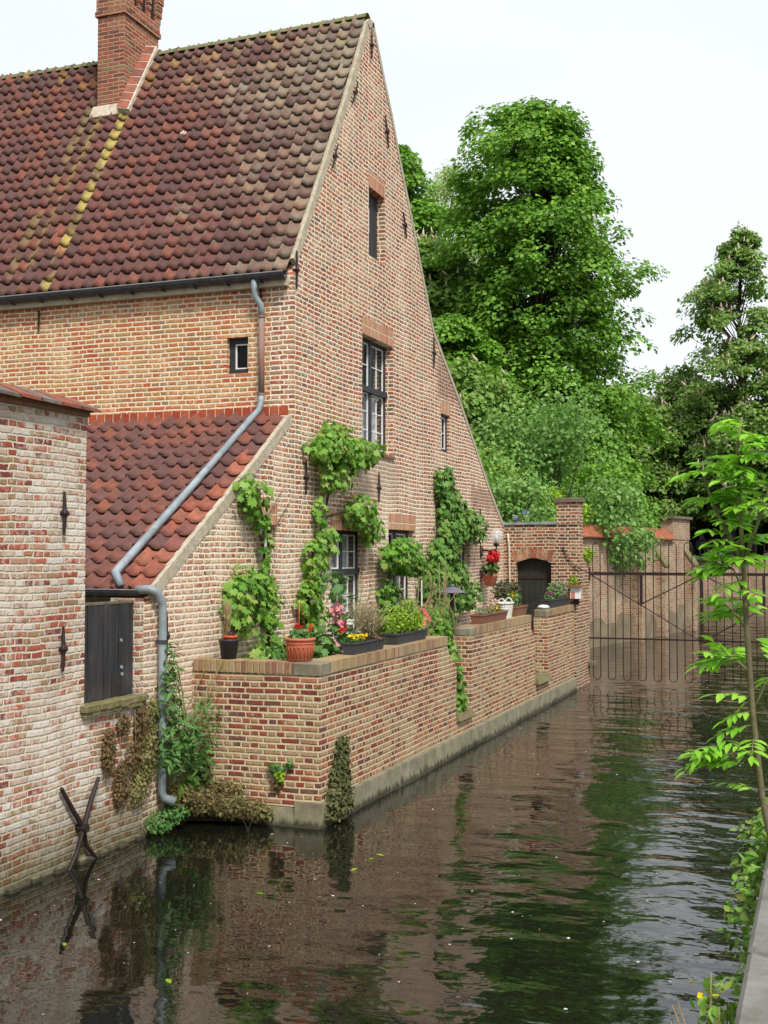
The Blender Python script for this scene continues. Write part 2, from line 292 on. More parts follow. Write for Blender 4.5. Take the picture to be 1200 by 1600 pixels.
# water
t = NT('canal water'); p = t.pos(); x, y, z = t.sep(p)
w1 = t.noise(t.scaled(p, 0.75, 1.25, 1), 1.5, 3, 0.5); w2 = t.noise(t.scaled(p, 1.0, 1.25, 1), 5.5, 2, 0.5); w3 = t.noise(p, 0.55, 2)
wd = t.node('ShaderNodeTexWave', wave_type='BANDS', bands_direction='Y'); wd.inputs['Scale'].default_value = 0.55; wd.inputs['Distortion'].default_value = 9; wd.inputs['Detail'].default_value = 2; wd.inputs['Detail Scale'].default_value = 1.3
t.link(p, wd.inputs['Vector'])
calm = t.math('ADD', t.math('MULTIPLY', t.mask(t.math('ADD', x, t.math('MULTIPLY', y, 0.16)), 0.5, 5.0), 1.0), 0.22)
amp = t.math('MULTIPLY', calm, t.math('ADD', t.mask(w3, 0.35, 0.65), 0.35))
hgt = t.math('ADD', t.math('MULTIPLY', w1, 1.0), t.math('MULTIPLY', w2, 0.16))
hgt = t.math('ADD', hgt, t.math('MULTIPLY', wd.outputs[1], 0.12))
hgt = t.math('MULTIPLY', hgt, amp)
b = t.bsdf(t.mix(t.noise(p, 0.4, 3), rgb(16, 17, 13), rgb(24, 24, 18)), 0.025, t.bump(hgt, 0.030, 1.0), spec=0.5)
b.inputs['IOR'].default_value = 1.68
M['water'] = t.m

G = lambda *a: rgb(*a)
M['leaf_lime'] = leaf_mat('lime tree leaves', [G(76, 120, 42), G(98, 146, 50), G(120, 166, 58), G(142, 184, 76)], 0.35, 0.2, 0.35)
M['leaf_vine'] = leaf_mat('vine leaves', [G(70, 120, 38), G(96, 150, 46), G(118, 168, 58), G(142, 182, 84), G(150, 160, 82)], 0.35, 0.3, 0.25)
M['leaf_vine_dark'] = leaf_mat('older vine leaves', [G(66, 112, 44), G(86, 134, 54), G(108, 152, 66), G(128, 150, 70)], 0.3, 0.3, 0.3)
M['leaf_chest'] = leaf_mat('chestnut leaves', [G(92, 126, 54), G(112, 148, 66), G(132, 166, 80), G(150, 178, 100)], 0.4, 0.25, 0.3)
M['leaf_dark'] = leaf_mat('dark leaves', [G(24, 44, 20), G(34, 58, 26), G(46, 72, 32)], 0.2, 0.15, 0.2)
M['leaf_hazel'] = leaf_mat('hazel leaves', [G(82, 124, 50), G(104, 148, 66), G(126, 168, 84), G(146, 182, 106)], 0.35, 0.25, 0.4)
M['leaf_gold'] = leaf_mat('golden green leaves', [G(110, 150, 34), G(146, 182, 44), G(172, 200, 60)], 0.4, 0.25, 0.2)
M['leaf_pale'] = leaf_mat('pale feathery leaves', [G(150, 176, 104), G(172, 192, 128), G(190, 204, 150)], 0.45, 0.2, 0.2)
M['leaf_ash'] = leaf_mat('ash leaves', [G(116, 176, 44), G(140, 200, 56), G(164, 216, 78)], 0.45, 0.3, 0.2)
M['leaf_weed'] = leaf_mat('weed leaves', [G(62, 104, 50), G(86, 130, 64), G(114, 150, 84)], 0.35, 0.25, 0.3)
M['leaf_sage'] = leaf_mat('grey green leaves', [G(104, 122, 88), G(128, 140, 104), G(150, 154, 124)], 0.3, 0.2, 0.3)
M['leaf_dry'] = leaf_mat('dry brown leaves', [G(112, 86, 62), G(130, 104, 74), G(100, 92, 60)], 0.25, 0.1, 0.3)
M['leaf_redpot'] = leaf_mat('dark foliage', [G(60, 50, 46), G(70, 76, 48), G(90, 90, 60)], 0.2, 0.2, 0.3)
def flat_leaf(name, c): return leaf_mat(name, [tuple(k * 0.8 for k in c[:3]) + (1,), c], 0.25, 0.2, 0.1)
M['fl_red'] = flat_leaf('red petals', G(214, 44, 48)); M['fl_yellow'] = flat_leaf('yellow petals', G(232, 206, 40))
M['fl_white'] = flat_leaf('white petals', G(232, 230, 226)); M['fl_pink'] = flat_leaf('pink petals', G(222, 150, 158))
M['fl_chest'] = flat_leaf('chestnut blossom', G(216, 196, 176)); M['fl_purple'] = flat_leaf('purple petals', G(110, 60, 90))
M['fl_blue'] = flat_leaf('blue petals', G(140, 140, 196))

# ------------------------------------------------------------------ object helpers
ORI = {}
def tag(o, label=None, cat=None, group=None, kind=None):
    if label: o['label'] = label
    if cat: o['category'] = cat
    if group: o['group'] = group
    if kind: o['kind'] = kind
    return o
def root(name, loc, label, cat, group=None):
    o = bpy.data.objects.new(name, None); o.empty_display_size = 0.1; COL.objects.link(o); o.location = loc
    ORI[o.name] = Vector(loc); return tag(o, label, cat, group)
def link_mesh(name, me, mats, parent, smooth):
    for m in (mats if isinstance(mats, (list, tuple)) else [mats]): me.materials.append(m)
    if smooth: me.polygons.foreach_set('use_smooth', [True] * len(me.polygons))
    o = bpy.data.objects.new(name, me); COL.objects.link(o)
    if parent is not None: o.parent = parent; ORI[o.name] = ORI[parent.name]
    else: ORI[o.name] = Vector((0, 0, 0))
    return o

class MB:
    def __init__(s): s.v = []; s.f = []; s.mi = []
    def face(s, pts, mi=0):
        k = len(s.v); s.v += [tuple(p) for p in pts]; s.f.append(tuple(range(k, k + len(pts)))); s.mi.append(mi)
    def hexa(s, c, mi=0):     # 8 corners: bottom 4 ccw, top 4 ccw
        k = len(s.v); s.v += [tuple(p) for p in c]
        for q in ((0, 3, 2, 1), (4, 5, 6, 7), (0, 1, 5, 4), (1, 2, 6, 5), (2, 3, 7, 6), (3, 0, 4, 7)):
            s.f.append(tuple(k + i for i in q)); s.mi.append(mi)
    def box(s, x0, x1, y0, y1, z0, z1, mi=0):
        s.hexa([(x0, y0, z0), (x1, y0, z0), (x1, y1, z0), (x0, y1, z0), (x0, y0, z1), (x1, y0, z1), (x1, y1, z1), (x0, y1, z1)], mi)
    def cbox(s, x0, x1, y0, y1, z0, z1, b=0.02, mi=0):   # box with chamfered vertical and top edges
        o = [(x0 + b, y0), (x1 - b, y0), (x1, y0 + b), (x1, y1 - b), (x1 - b, y1), (x0 + b, y1), (x0, y1 - b), (x0, y0 + b)]
        cx, cy = (x0 + x1) / 2, (y0 + y1) / 2
        rings = [[(p[0], p[1], z0) for p in o], [(p[0], p[1], z1 - b) for p in o],
                 [(p[0] + (b if p[0] < cx else -b), p[1] + (b if p[1] < cy else -b), z1) for p in o]]
        s.loft(rings, True, True, mi)
    def loft(s, rings, cap0=True, cap1=True, mi=0, closed=True):
        k = len(s.v); n = len(rings[0])
        for r in rings: s.v += [tuple(p) for p in r]
        for i in range(len(rings) - 1):
            for j in range(n if closed else n - 1):
                j2 = (j + 1) % n; s.f.append((k + i * n + j, k + i * n + j2, k + (i + 1) * n + j2, k + (i + 1) * n + j)); s.mi.append(mi)
        if cap0: s.f.append(tuple(k + j for j in reversed(range(n)))); s.mi.append(mi)
        if cap1: s.f.append(tuple(k + (len(rings) - 1) * n + j for j in range(n))); s.mi.append(mi)
    def tube(s, pts, r, seg=8, mi=0, cap=True):
        pts = [Vector(p) for p in pts]; n = len(pts)
        rs = r if isinstance(r, (list, tuple)) else [r] * n
        rings = []; prev = None
        for i, p in enumerate(pts):
            d = (pts[min(i + 1, n - 1)] - pts[max(i - 1, 0)])
            if d.length < 1e-9: d = Vector((0, 0, 1))
            d.normalize()
            if prev is None:
                a = Vector((0, 0, 1)) if abs(d.z) < 0.9 else Vector((1, 0, 0)); u = d.cross(a).normalized()
            else:
                u = prev - d * prev.dot(d); u = u.normalized() if u.length > 1e-6 else d.orthogonal().normalized()
            prev = u; w = d.cross(u)
            rings.append([p + (u * math.cos(2 * math.pi * k / seg) + w * math.sin(2 * math.pi * k / seg)) * rs[i] for k in range(seg)])
        s.loft(rings, cap, cap, mi)
    def lathe(s, cx, cy, prof, seg=24, mi=0, ax=(1, 1)):
        rings = [[(cx + r * ax[0] * math.cos(2 * math.pi * k / seg), cy + r * ax[1] * math.sin(2 * math.pi * k / seg), z) for k in range(seg)] for r, z in prof]
        s.loft(rings, True, True, mi)
    def polywall(s, loops, to3, d0, d1, mi=0, mi_side=None):
        """loops: outer + holes in 2-D; to3(u,v,d) -> 3-D; extruded between depths d0 and d1"""
        mi_side = mi if mi_side is None else mi_side
        flat = [p for lp in loops for p in lp]
        tris = tessellate_polygon([[Vector((p[0], p[1], 0)) for p in lp] for lp in loops])
        for d, rev in ((d0, False), (d1, True)):
            k = len(s.v); s.v += [tuple(to3(p[0], p[1], d)) for p in flat]
            for tr in tris:
                s.f.append(tuple(k + i for i in (reversed(tr) if rev else tr))); s.mi.append(mi)
        for lp in loops:
            for i in range(len(lp)):
                a, b = lp[i], lp[(i + 1) % len(lp)]
                s.face([to3(a[0], a[1], d0), to3(b[0], b[1], d0), to3(b[0], b[1], d1), to3(a[0], a[1], d1)], mi_side)
    def build(s, name, mats, parent=None, smooth=False, label=None, recalc=True):
        me = bpy.data.meshes.new(name)
        o = ORI[parent.name] if parent is not None else Vector((0, 0, 0))
        me.from_pydata([(p[0] - o.x, p[1] - o.y, p[2] - o.z) for p in s.v], [], s.f)
        me.polygons.foreach_set('material_index', s.mi); me.update()
        if recalc:
            import bmesh
            bm = bmesh.new(); bm.from_mesh(me); bmesh.ops.recalc_face_normals(bm, faces=bm.faces); bm.to_mesh(me); bm.free()
        ob = link_mesh(name, me, mats, parent, smooth)
        if label: ob['label'] = label
        return ob

def np_mesh(name, V, F, mats, parent=None, smooth=False):
    """V (n,3) float, F (m,3) int"""
    o = ORI[parent.name] if parent is not None else Vector((0, 0, 0))
    V = np.asarray(V, np.float32) - np.array(o, np.float32)
    me = bpy.data.meshes.new(name); m = len(F)
    me.vertices.add(len(V)); me.vertices.foreach_set('co', V.ravel())
    me.loops.add(m * 3); me.loops.foreach_set('vertex_index', np.asarray(F, np.int32).ravel())
    me.polygons.add(m); me.polygons.foreach_set('loop_start', np.arange(0, m * 3, 3, dtype=np.int32))
    me.update(calc_edges=True); me.validate()
    return link_mesh(name, me, mats, parent, smooth)

# leaf templates: x = sideways, y = towards tip, z = normal
def T_rhomb(w=0.42):
    return np.array([(0, 0, 0), (w, 0.5, 0.08), (0, 1, -0.1), (-w, 0.5, 0.08), (0, 0.5, 0)], float), np.array([(0, 1, 4), (1, 2, 4), (2, 3, 4), (3, 0, 4)])
def T_quad(w=0.45):
    return np.array([(0, 0, 0), (w, 0.45, 0.10), (0, 1, -0.12), (-w, 0.45, 0.10)], float), np.array([(0, 1, 2), (0, 2, 3)])
def T_lance(w=0.16):
    return np.array([(0, 0, 0), (w, 0.35, 0.03), (w * 0.7, 0.7, -0.03), (0, 1, -0.16), (-w * 0.7, 0.7, -0.03), (-w, 0.35, 0.03), (0, 0.4, -0.03)], float), np.array([(0, 1, 6), (1, 2, 6), (2, 3, 6), (3, 4, 6), (4, 5, 6), (5, 0, 6)])
def T_vine():
    ang = [0, 22, 42, 66, 90, 118, 150, 180]; rad = [1.0, 0.68, 0.95, 0.60, 0.80, 0.58, 0.62, 0.22]
    pts = []
    for a, r in zip(ang, rad): pts.append((r * math.sin(R(a)) * 0.62, 0.45 + r * math.cos(R(a)) * 0.55, -0.12 * r if r > 0.7 else 0.02))
    full = pts + [(-p[0], p[1], p[2]) for p in reversed(pts[1:-1])]
    V = [(0, 0.4, 0.06)] + full; n = len(full)
    return np.array(V, float), np.array([(0, i + 1, (i + 1) % n + 1) for i in range(n)])
def T_petal():
    return np.array([(0, 0, 0), (0.5, 0.5, 0.15), (0, 1, 0.1), (-0.5, 0.5, 0.15)], float), np.array([(0, 1, 2), (0, 2, 3)])
def T_spike():
    V = []; F = []
    for k in range(4): a = k * math.pi / 2; V.append((0.17 * math.cos(a), 0.12, 0.17 * math.sin(a)))
    V += [(0, 0, 0), (0, 1, 0)]
    for k in range(4): F += [(k, (k + 1) % 4, 5), ((k + 1) % 4, k, 4)]
    return np.array(V, float), np.array(F)

rng = np.random.default_rng(7)
def unit(a): return a / np.maximum(np.linalg.norm(a, axis=-1, keepdims=True), 1e-9)
def scatter(tmpl, P, N, size, tipdir=None, tipjit=0.6):
    """P,N (n,3), size (n,) -> verts, faces of leaves"""
    V0, F0 = tmpl; n = len(P); N = unit(N)
    T = rng.normal(size=(n, 3)) * tipjit
    if tipdir is not None: T = T + tipdir
    T = unit(T - N * np.sum(T * N, axis=1, keepdims=True)); B = np.cross(T, N)
    V = P[:, None, :] + size[:, None, None] * (V0[None, :, 0:1] * B[:, None, :] + V0[None, :, 1:2] * T[:, None, :] + V0[None, :, 2:3] * N[:, None, :])
    F = F0[None] + (np.arange(n) * len(V0))[:, None, None]
    return V.reshape(-1, 3), F.reshape(-1, 3)
def join(parts):
    Vs, Fs, k = [], [], 0
    for V, F in parts: Vs.append(V); Fs.append(F + k); k += len(V)
    return np.concatenate(Vs), np.concatenate(Fs)
def in_ball(n, shell=0.0):
    d = unit(rng.normal(size=(n, 3))); r = (shell ** 3 + (1 - shell ** 3) * rng.random(n)) ** (1 / 3); return d * r[:, None], d

# ------------------------------------------------------------------ SETTING
mb = MB(); mb.face([(-900, -300, -1.3), (900, -300, -1.3), (900, 1500, -1.3), (-900, 1500, -1.3)])
tag(mb.build('ground', M['mud']), kind='structure')
mb = MB(); mb.face([(-60, -60, 0), (60, -60, 0), (60, 69.5, 0), (-60, 69.5, 0)])
tag(mb.build('water', M['water']), kind='structure')
mb = MB()
mb.polywall([[(-90, -58), (-0.4, -58), (-0.4, -2.3), (-0.4, 10.9), (1.45, 10.95), (1.45, 11.15), (-1.1, 21.6), (1.0, 31.6), (-6, 31.7), (-6, 69), (-90, 69)]], lambda u, v, d: (u, v, d), -1.29, 0.9)
tag(mb.build('garden_ground', M['grass']), kind='structure')
mb = MB(); mb.box(-500, 500, 68.6, 900, -1.28, 2.62)
tag(mb.build('park_ground', M['grass']), kind='structure')
mb = MB(); mb.box(6.62, 120, -58, 68.5, -1.27, 1.31)
tag(mb.build('right_bank_ground', M['grass']), kind='structure')
mb = MB(); mb.box(-0.01, 1.30, -2.35, 10.85, -1.0, 0.98)
tag(mb.build('terrace_floor', M['paving']), kind='structure')

# far quay wall
q = root('quay_wall', (0, 68.5, 0), 'long pale brick quay wall across the far side of the canal, behind the gate', 'wall')
mb = MB(); mb.box(-40, 60, 68.2, 68.6, -1.2, 2.55); mb.build('wall', M['brick_back'], q)
mb = MB(); mb.box(-40, 60, 68.1, 68.7, 2.55, 2.72); mb.build('coping', M['capstone'], q)

# ------------------------------------------------------------------ HOUSE
H = root('brick_house', (0, 0, 0), 'old brick house with steep red tiled roof and tall pointed gable beside the canal', 'house')
toX = lambda u, v, d: (d, u, v)     # walls facing +x: u=y, v=z
toY = lambda u, v, d: (u, d, v)     # walls facing -y: u=x, v=z
def rect(a, b, c, d): return [(a, c), (b, c), (b, d), (a, d)]
GV_R = [(2.95, 11.28), (3.36, 10.70), (3.8, 10.12), (4.25, 9.42), (4.83, 8.62), (5.27, 7.96), (5.97, 6.95), (6.9, 6.34), (7.69, 5.80), (8.74, 5.03), (9.6, 4.36), (10.83, 3.55)]
GV_L = [(-0.02, 6.84), (0.12, 7.06), (0.57, 7.77), (0.98, 8.42), (1.71, 9.58), (2.24, 10.48), (2.66, 11.26)]
LV = [(-3.49, 2.53), (-2.64, 3.08), (-1.08, 4.07), (-0.12, 4.72)]
dn = lambda pts, k: [(p[0], p[1] - k) for p in pts]
outer = [(-3.62, -1.0), (10.83, -1.0)] + list(reversed(dn(GV_R, .04))) + [(2.8, 11.08)] + list(reversed(dn(GV_L, .24)[1:])) + [(-0.004, 6.60), (-0.004, 4.62)] + list(reversed(dn(LV, .13)[1:])) + [(-3.50, 2.40), (-3.62, 2.40)]
WIN = {'big': (2.48, 3.83, 4.48, 6.26), 'attic': (2.75, 3.45, 7.52, 8.60), 'small': (6.39, 6.90, 4.78, 5.47),
       'g1': (1.30, 2.62, 1.60, 3.24), 'g2': (3.63, 4.92, 1.60, 3.29), 'g3': (6.95, 8.25, 1.75, 3.21), 'slit': (-0.91, -0.52, 2.35, 3.26), 'door': (9.62, 10.45, 0.98, 2.76)}
holes = [rect(a, b, c, d) for a, b, c, d in WIN.values()]
mb = MB(); mb.polywall([outer] + holes, toX, 0.0, -0.34)
mb.build('gable_wall', M['brick_gable'], H)
mb = MB(); mb.polywall([rect(-12, -0.344, -1.0, 6.60), rect(-0.99, -0.665, 5.33, 5.82)], toY, 0.0, -0.0 + 0.34)
mb.box(-0.344, -0.0, -0.0, 0.0015, 4.6, 6.60)
mb.build('side_wall', M['brick_facade'], H)
mb = MB(); mb.box(-12, -0.345, 10.4, 10.75, -1, 3.5); mb.box(-12.3, -12, 0, 10.75, -1, 3.5)
mb.polywall([[(0, 3.5), (10.7, 3.5), (6.2, 6.8), (2.8, 11.2), (0, 6.6)]], toX, -12.3, -12.0)
mb.box(-11.9, -0.36, 0.36, 10.3, 4.05, 4.2); mb.box(-11.9, -0.36, 0.36, 5.9, 6.75, 6.9)
mb.build('rear_wall', M['brick_facade'], H)
mb = MB(); mb.box(-3.2, -3.15, 0.4, 10.3, 1.0, 4.0); mb.box(-3.2, -3.15, 0.4, 7, 4.2, 6.7); mb.build('dark_room_backing', M['darkroom'], H)  # backing sheets behind the windows, coloured dark for the unlit rooms

# mortar strips along the verges
def strip(pts, w, x0, x1):
    m = MB()
    for i in range(len(pts) - 1):
        a, b = Vector(pts[i]), Vector(pts[i + 1]); d = (b - a).normalized(); n = Vector((d.y, -d.x)) * w
        jit = 0.0
        q4 = [a, b, b + n, a + n]
        m.hexa([(x0, q4[0].x, q4[0].y), (x0, q4[1].x, q4[1].y), (x0, q4[2].x, q4[2].y), (x0, q4[3].x, q4[3].y),
                (x1, q4[0].x, q4[0].y), (x1, q4[1].x, q4[1].y), (x1, q4[2].x, q4[2].y), (x1, q4[3].x, q4[3].y)])
    return m
m1 = strip([(p[0], p[1] - .02 - .03 * p[0]) for p in GV_L] + [(2.8, 11.26)], 0.12, -0.055, 0.012); m1.build('verge_mortar', M['mortar'], H)
m1 = strip([(2.8, 11.25)] + [(p[0], p[1] - .02) for p in GV_R], 0.09, -0.30, 0.011); m1.build('verge_mortar', M['mortar'], H)
m1 = strip(LV, 0.13, -0.055, 0.012); m1.build('verge_mortar', M['mortar'], H)

# soldier lintels
for k, (a, b, z0, z1) in {'big': (2.46, 3.86, 6.262, 6.53), 'attic': (2.73, 3.47, 8.602, 8.86), 'small': (6.37, 6.93, 5.472, 5.70), 'g1': (1.28, 2.64, 3.242, 3.50), 'g2': (3.61, 4.95, 3.292, 3.55), 'g3': (6.93, 8.28, 3.212, 3.46), 'slit': (-0.93, -0.48, 3.262, 3.52), 'door': (9.60, 10.50, 2.762, 3.0)}.items():
    mb = MB(); mb.box(-0.12, 0.004, a, b, z0, z1); mb.build('lintel', M['soldier_y'], H)
mb = MB(); mb.box(-0.12, 0.03, 2.44, 3.86, 4.43, 4.477); mb.build('window_sill', M['oldclay'], H)

# windows
def window(parent, y0, y1, z0, z1, xf=-0.13, two=True, transom=None, nb=(2, 2, 3), curtain=True, fw=0.055, recess_glass=0.015):
    m = MB(); d = 0.06
    m.box(xf - d, xf, y0, y0 + fw, z0, z1); m.box(xf - d, xf, y1 - fw, y1, z0, z1)
    m.box(xf - d + 0.002, xf - 0.002, y0 + fw, y1 - fw, z0, z0 + fw * 1.2); m.box(xf - d + 0.002, xf - 0.002, y0 + fw, y1 - fw, z1 - fw, z1)
    ym = (y0 + y1) / 2
    if two: m.box(xf - d, xf + 0.004, ym - 0.045, ym + 0.045, z0 + fw * 1.2, z1 - fw)
    if transom: m.box(xf - d, xf + 0.035, y0 + 0.002, y1 - 0.002, transom - 0.045, transom + 0.045)
    w = m.build('window', M['frame'], parent)
    bays = [(y0 + fw, ym - 0.045), (ym + 0.045, y1 - fw)] if two else [(y0 + fw, y1 - fw)]
    rows = [(z0 + fw * 1.2, (transom - 0.045) if transom else z1 - fw, nb[2])]
    if transom: rows.append((transom + 0.045, z1 - fw, nb[1]))
    g = MB(); bb = MB(); t_ = 0.013; xb0, xb1 = xf - 0.045, xf - 0.02
    for a, b in bays:
        for c, e, nr in rows:
            g.face([(xf - 0.036, a, c), (xf - 0.036, b, c), (xf - 0.036, b, e), (xf - 0.036, a, e)])
            s_ = 0.02
            bb.box(xb0, xb1, a, a + s_, c, e); bb.box(xb0, xb1, b - s_, b, c, e)
            bb.box(xb0, xb1 - 0.001, a + s_, b - s_, c, c + s_); bb.box(xb0, xb1 - 0.001, a + s_, b - s_, e - s_, e)
            for i in range(1, nb[0]):
                yy = a + (b - a) * i / nb[0]; bb.box(xb0, xb1 - 0.002, yy - t_ / 2, yy + t_ / 2, c + s_, e - s_)
            for j in range(1, nr):
                zz = c + (e - c) * j / nr; bb.box(xb0, xb1 - 0.004, a + s_, b - s_, zz - t_ / 2, zz + t_ / 2)
    g.build('glass', M['glass'], w); bb.build('glazing_bars', M['white'], w)
    if curtain:
        c = MB(); n = 40; ztop = transom - 0.05 if (transom and curtain != 'full') else z1 - 0.06
        rows_ = []
        for zz in (z0 + 0.06, ztop):
            rows_.append([(xf - 0.14 + 0.018 * math.sin(i * 1.9) + 0.01 * math.sin(i * 0.7), y0 + 0.06 + (y1 - y0 - 0.12) * i / n, zz) for i in range(n + 1)])
        c.loft(rows_, False, False, closed=False); c.build('curtain', M['curtain'], w, True)
    return w
window(H, 2.48, 3.83, 4.48, 6.26, transom=5.47)
window(H, 1.30, 2.62, 1.60, 3.24, transom=2.63, curtain='full')
window(H, 3.63, 4.92, 1.60, 3.29, transom=2.66)
window(H, 6.95, 8.25, 1.75, 3.21, transom=2.58, nb=(2, 2, 2))
window(H, 6.39, 6.90, 4.78, 5.47, two=False, nb=(2, 2, 2), fw=0.045, xf=-0.05, curtain=False)
window(H, -0.91, -0.52, 2.35, 3.26, two=False, nb=(1, 1, 3), curtain='full', fw=0.05, xf=-0.08)
# attic hatch: dark board with one small white-framed pane
mb = MB(); mb.box(-0.19, -0.13, 2.752, 3.448, 7.522, 8.598)
for i in range(1, 6): mb.box(-0.13, -0.126, 2.75 + i * 0.116 - 0.04, 2.75 + i * 0.116 + 0.06, 7.53, 8.59)
w = mb.build('window', M['frame'], H, label='attic hatch of dark boards with a small white framed pane')
mb = MB(); mb.box(-0.13, -0.115, 2.80, 3.06, 7.95, 8.33); mb.build('pane_frame', M['white'], w)
mb = MB(); mb.box(-0.115, -0.112, 2.83, 3.03, 7.98, 8.30); mb.build('glass', M['glass'], w)
# garden-side doorway of the house
mb = MB(); mb.box(-0.30, -0.24, 9.63, 10.44, 0.99, 2.755)
for i in range(6): mb.box(-0.24, -0.235, 9.65 + i * 0.135, 9.77 + i * 0.135, 1.0, 2.74)
w = mb.build('door', M['blackwood'], H); mb = MB(); mb.tube([(-0.23, 9.75, 1.95), (-0.18, 9.75, 1.95)], 0.02); mb.build('handle', M['iron'], w)
# small side-wall window
mb = MB(); x0, x1, z0, z1 = -0.99, -0.665, 5.33, 5.82
for a, b, c, d in ((x0, x0 + 0.09, z0, z1), (x1 - 0.04, x1, z0, z1), (x0 + 0.09, x1 - 0.04, z0, z0 + 0.07), (x0 + 0.09, x1 - 0.04, z1 - 0.08, z1)): mb.box(a, b, 0.08, 0.14, c, d)
w = mb.build('window', M['frame'], H)
mb = MB(); mb.face([(x0, 0.12, z0), (x1, 0.12, z0), (x1, 0.12, z1), (x0, 0.12, z1)]); mb.build('glass', M['glass'], w)
mb = MB(); a, b, c, d = x0 + 0.09, x1 - 0.04, z0 + 0.07, z1 - 0.08
for q4 in ((a, a + 0.016, c, d), (b - 0.016, b, c, d), (a + 0.016, b - 0.016, c, c + 0.016), (a + 0.016, b - 0.016, d - 0.016, d)): mb.box(q4[0], q4[1], 0.085, 0.11, q4[2], q4[3])
mb.build('glazing_bars', M['white'], w)

# iron wall anchors
def anchor(y, z0, z1, lean=0.0):
    m = MB(); x = 0.03; zm = (z0 + z1) / 2
    m.tube([(x, y - lean / 2, z0), (x + 0.004, y - lean * 0.1, zm - 0.05), (x + 0.02, y, zm), (x + 0.004, y + lean * 0.1, zm + 0.05), (x, y + lean / 2, z1)], [0.012, 0.017, 0.028, 0.017, 0.012], 6)
    m.tube([(-0.02, y, zm), (0.055, y, zm)], 0.024, 6)
    m.build('wall_anchor', M['iron'], H)
for a in [(2.12, 9.64, 10.04, 0.22), (1.34, 8.42, 8.82, 0.2), (3.48, 9.45, 9.94, -0.14), (4.34, 8.2, 8.6, -0.16), (5.9, 6.22, 6.78, 0), (2.8, 10.62, 11.06, 0), (0.04, 6.42, 6.93, 0), (3.12, 3.7, 4.16, 0), (8.88, 3.3, 3.8, 0), (0.36, 3.7, 4.16, 0), (-3.22, 1.78, 2.28, 0)]: anchor(*a)
for x, z0, z1 in [(-4.04, 6.12, 6.42), (-0.47, 6.2, 6.5)]:
    mb = MB(); mb.tube([(x, -0.02, z0), (x, -0.02, z1)], 0.013, 6); mb.build('wall_anchor', M['iron'], H)

# pantile roofs
def prof(s): return 0.052 * math.sin(math.pi * s / 0.32) ** 0.9 if s < 0.32 else -0.012 * math.sin(math.pi * min(1.0, (s - 0.32) / 0.68))
def tiles(m, fn, nrm, nc, nr, w, e, seed, mi=None, skip=None):
    rd = random.Random(seed); K = 12
    for r in range(nr):
        for c in range(nc):
            if skip and skip(c, r): continue
            ju, jv, jn = rd.uniform(-.008, .008), rd.uniform(-.018, .012) - (.05 if rd.random() < .012 else 0), rd.uniform(-.005, .009); rot = rd.uniform(-.035, .035)
            k = len(m.v)
            for vv, lift in ((0, 0.030), (e * 0.55, 0.018), (e + 0.06, 0.0)):
                for i in range(K + 1):
                    s_ = i / K; u = c * w + s_ * (w + 0.012) + ju + rot * (vv - e / 2)
                    v_ = r * e + vv + jv + (0.012 * (1 - abs(2 * s_ - 1.2)) * -1 if vv == 0 else 0)
                    m.v.append(tuple(fn(u, v_) + nrm * (prof(s_) + lift + jn)))
            for i in range(K + 1):
                s_ = i / K; u = c * w + s_ * (w + 0.012) + ju - rot * e / 2
                m.v.append(tuple(fn(u, r * e + jv + 0.006) + nrm * (prof(s_) + 0.030 + jn - 0.02)))
            im = mi(c, r) if mi else 0
            for j in range(2):
                for i in range(K):
                    m.f.append((k + j * (K + 1) + i, k + j * (K + 1) + i + 1, k + (j + 1) * (K + 1) + i + 1, k + (j + 1) * (K + 1) + i)); m.mi.append(im)
            for i in range(K):
                m.f.append((k + i + 1, k + i, k + 3 * (K + 1) + i, k + 3 * (K + 1) + i + 1)); m.mi.append(im)
E0 = Vector((0, -0.13, 6.63)); RG = Vector((0, 2.74, 11.25)); SL = (RG - E0).length; V_ = (RG - E0).normalized(); N_ = Vector((0, -V_.z, V_.y)); NC = 56; W_ = 0.1865
def main_fn(u, v):
    x = -NC * W_ - 0.055 + u
    sag = 0.03 * math.sin(x * 1.1) * math.sin(math.pi * v / SL) + 0.022 * math.sin(x * 0.75 + 1) * (v / SL) - 0.03 * math.sin(math.pi * v / SL) 
    return Vector((x, 0, 0)) + E0 + V_ * v + N_ * (sag + 0.0)
mb = MB(); tiles(mb, main_fn, N_, NC, 23, W_, SL / 23, 3)
roof = mb.build('roof', M['tiles'], H, True, recalc=False)
# roof slabs under the tiles and the far slope
mb = MB()
mb.polywall([[(-0.08, 6.50), (2.72, 11.0), (2.8, 11.06), (3.32, 10.6), (4.80, 8.52), (5.92, 6.86), (8.7, 4.95), (10.78, 3.48), (10.78, 3.40), (8.7, 4.86), (5.88, 6.74), (2.78, 11.0), (0.02, 6.45)]], toX, -11.9, -0.09)
mb.build('roof_deck', M['wood'], H)
mb = MB(); fr = [(2.86, 11.16), (4.25, 9.46), (5.27, 8.02), (5.97, 7.03), (7.69, 5.88), (9.6, 4.43), (10.85, 3.60)]
mb.loft([[(x, p[0], p[1] + 0.02) for p in fr] for x in (-11.9, -0.02)], False, False, closed=False); mb.build('rear_roof', M['tiles'], H)
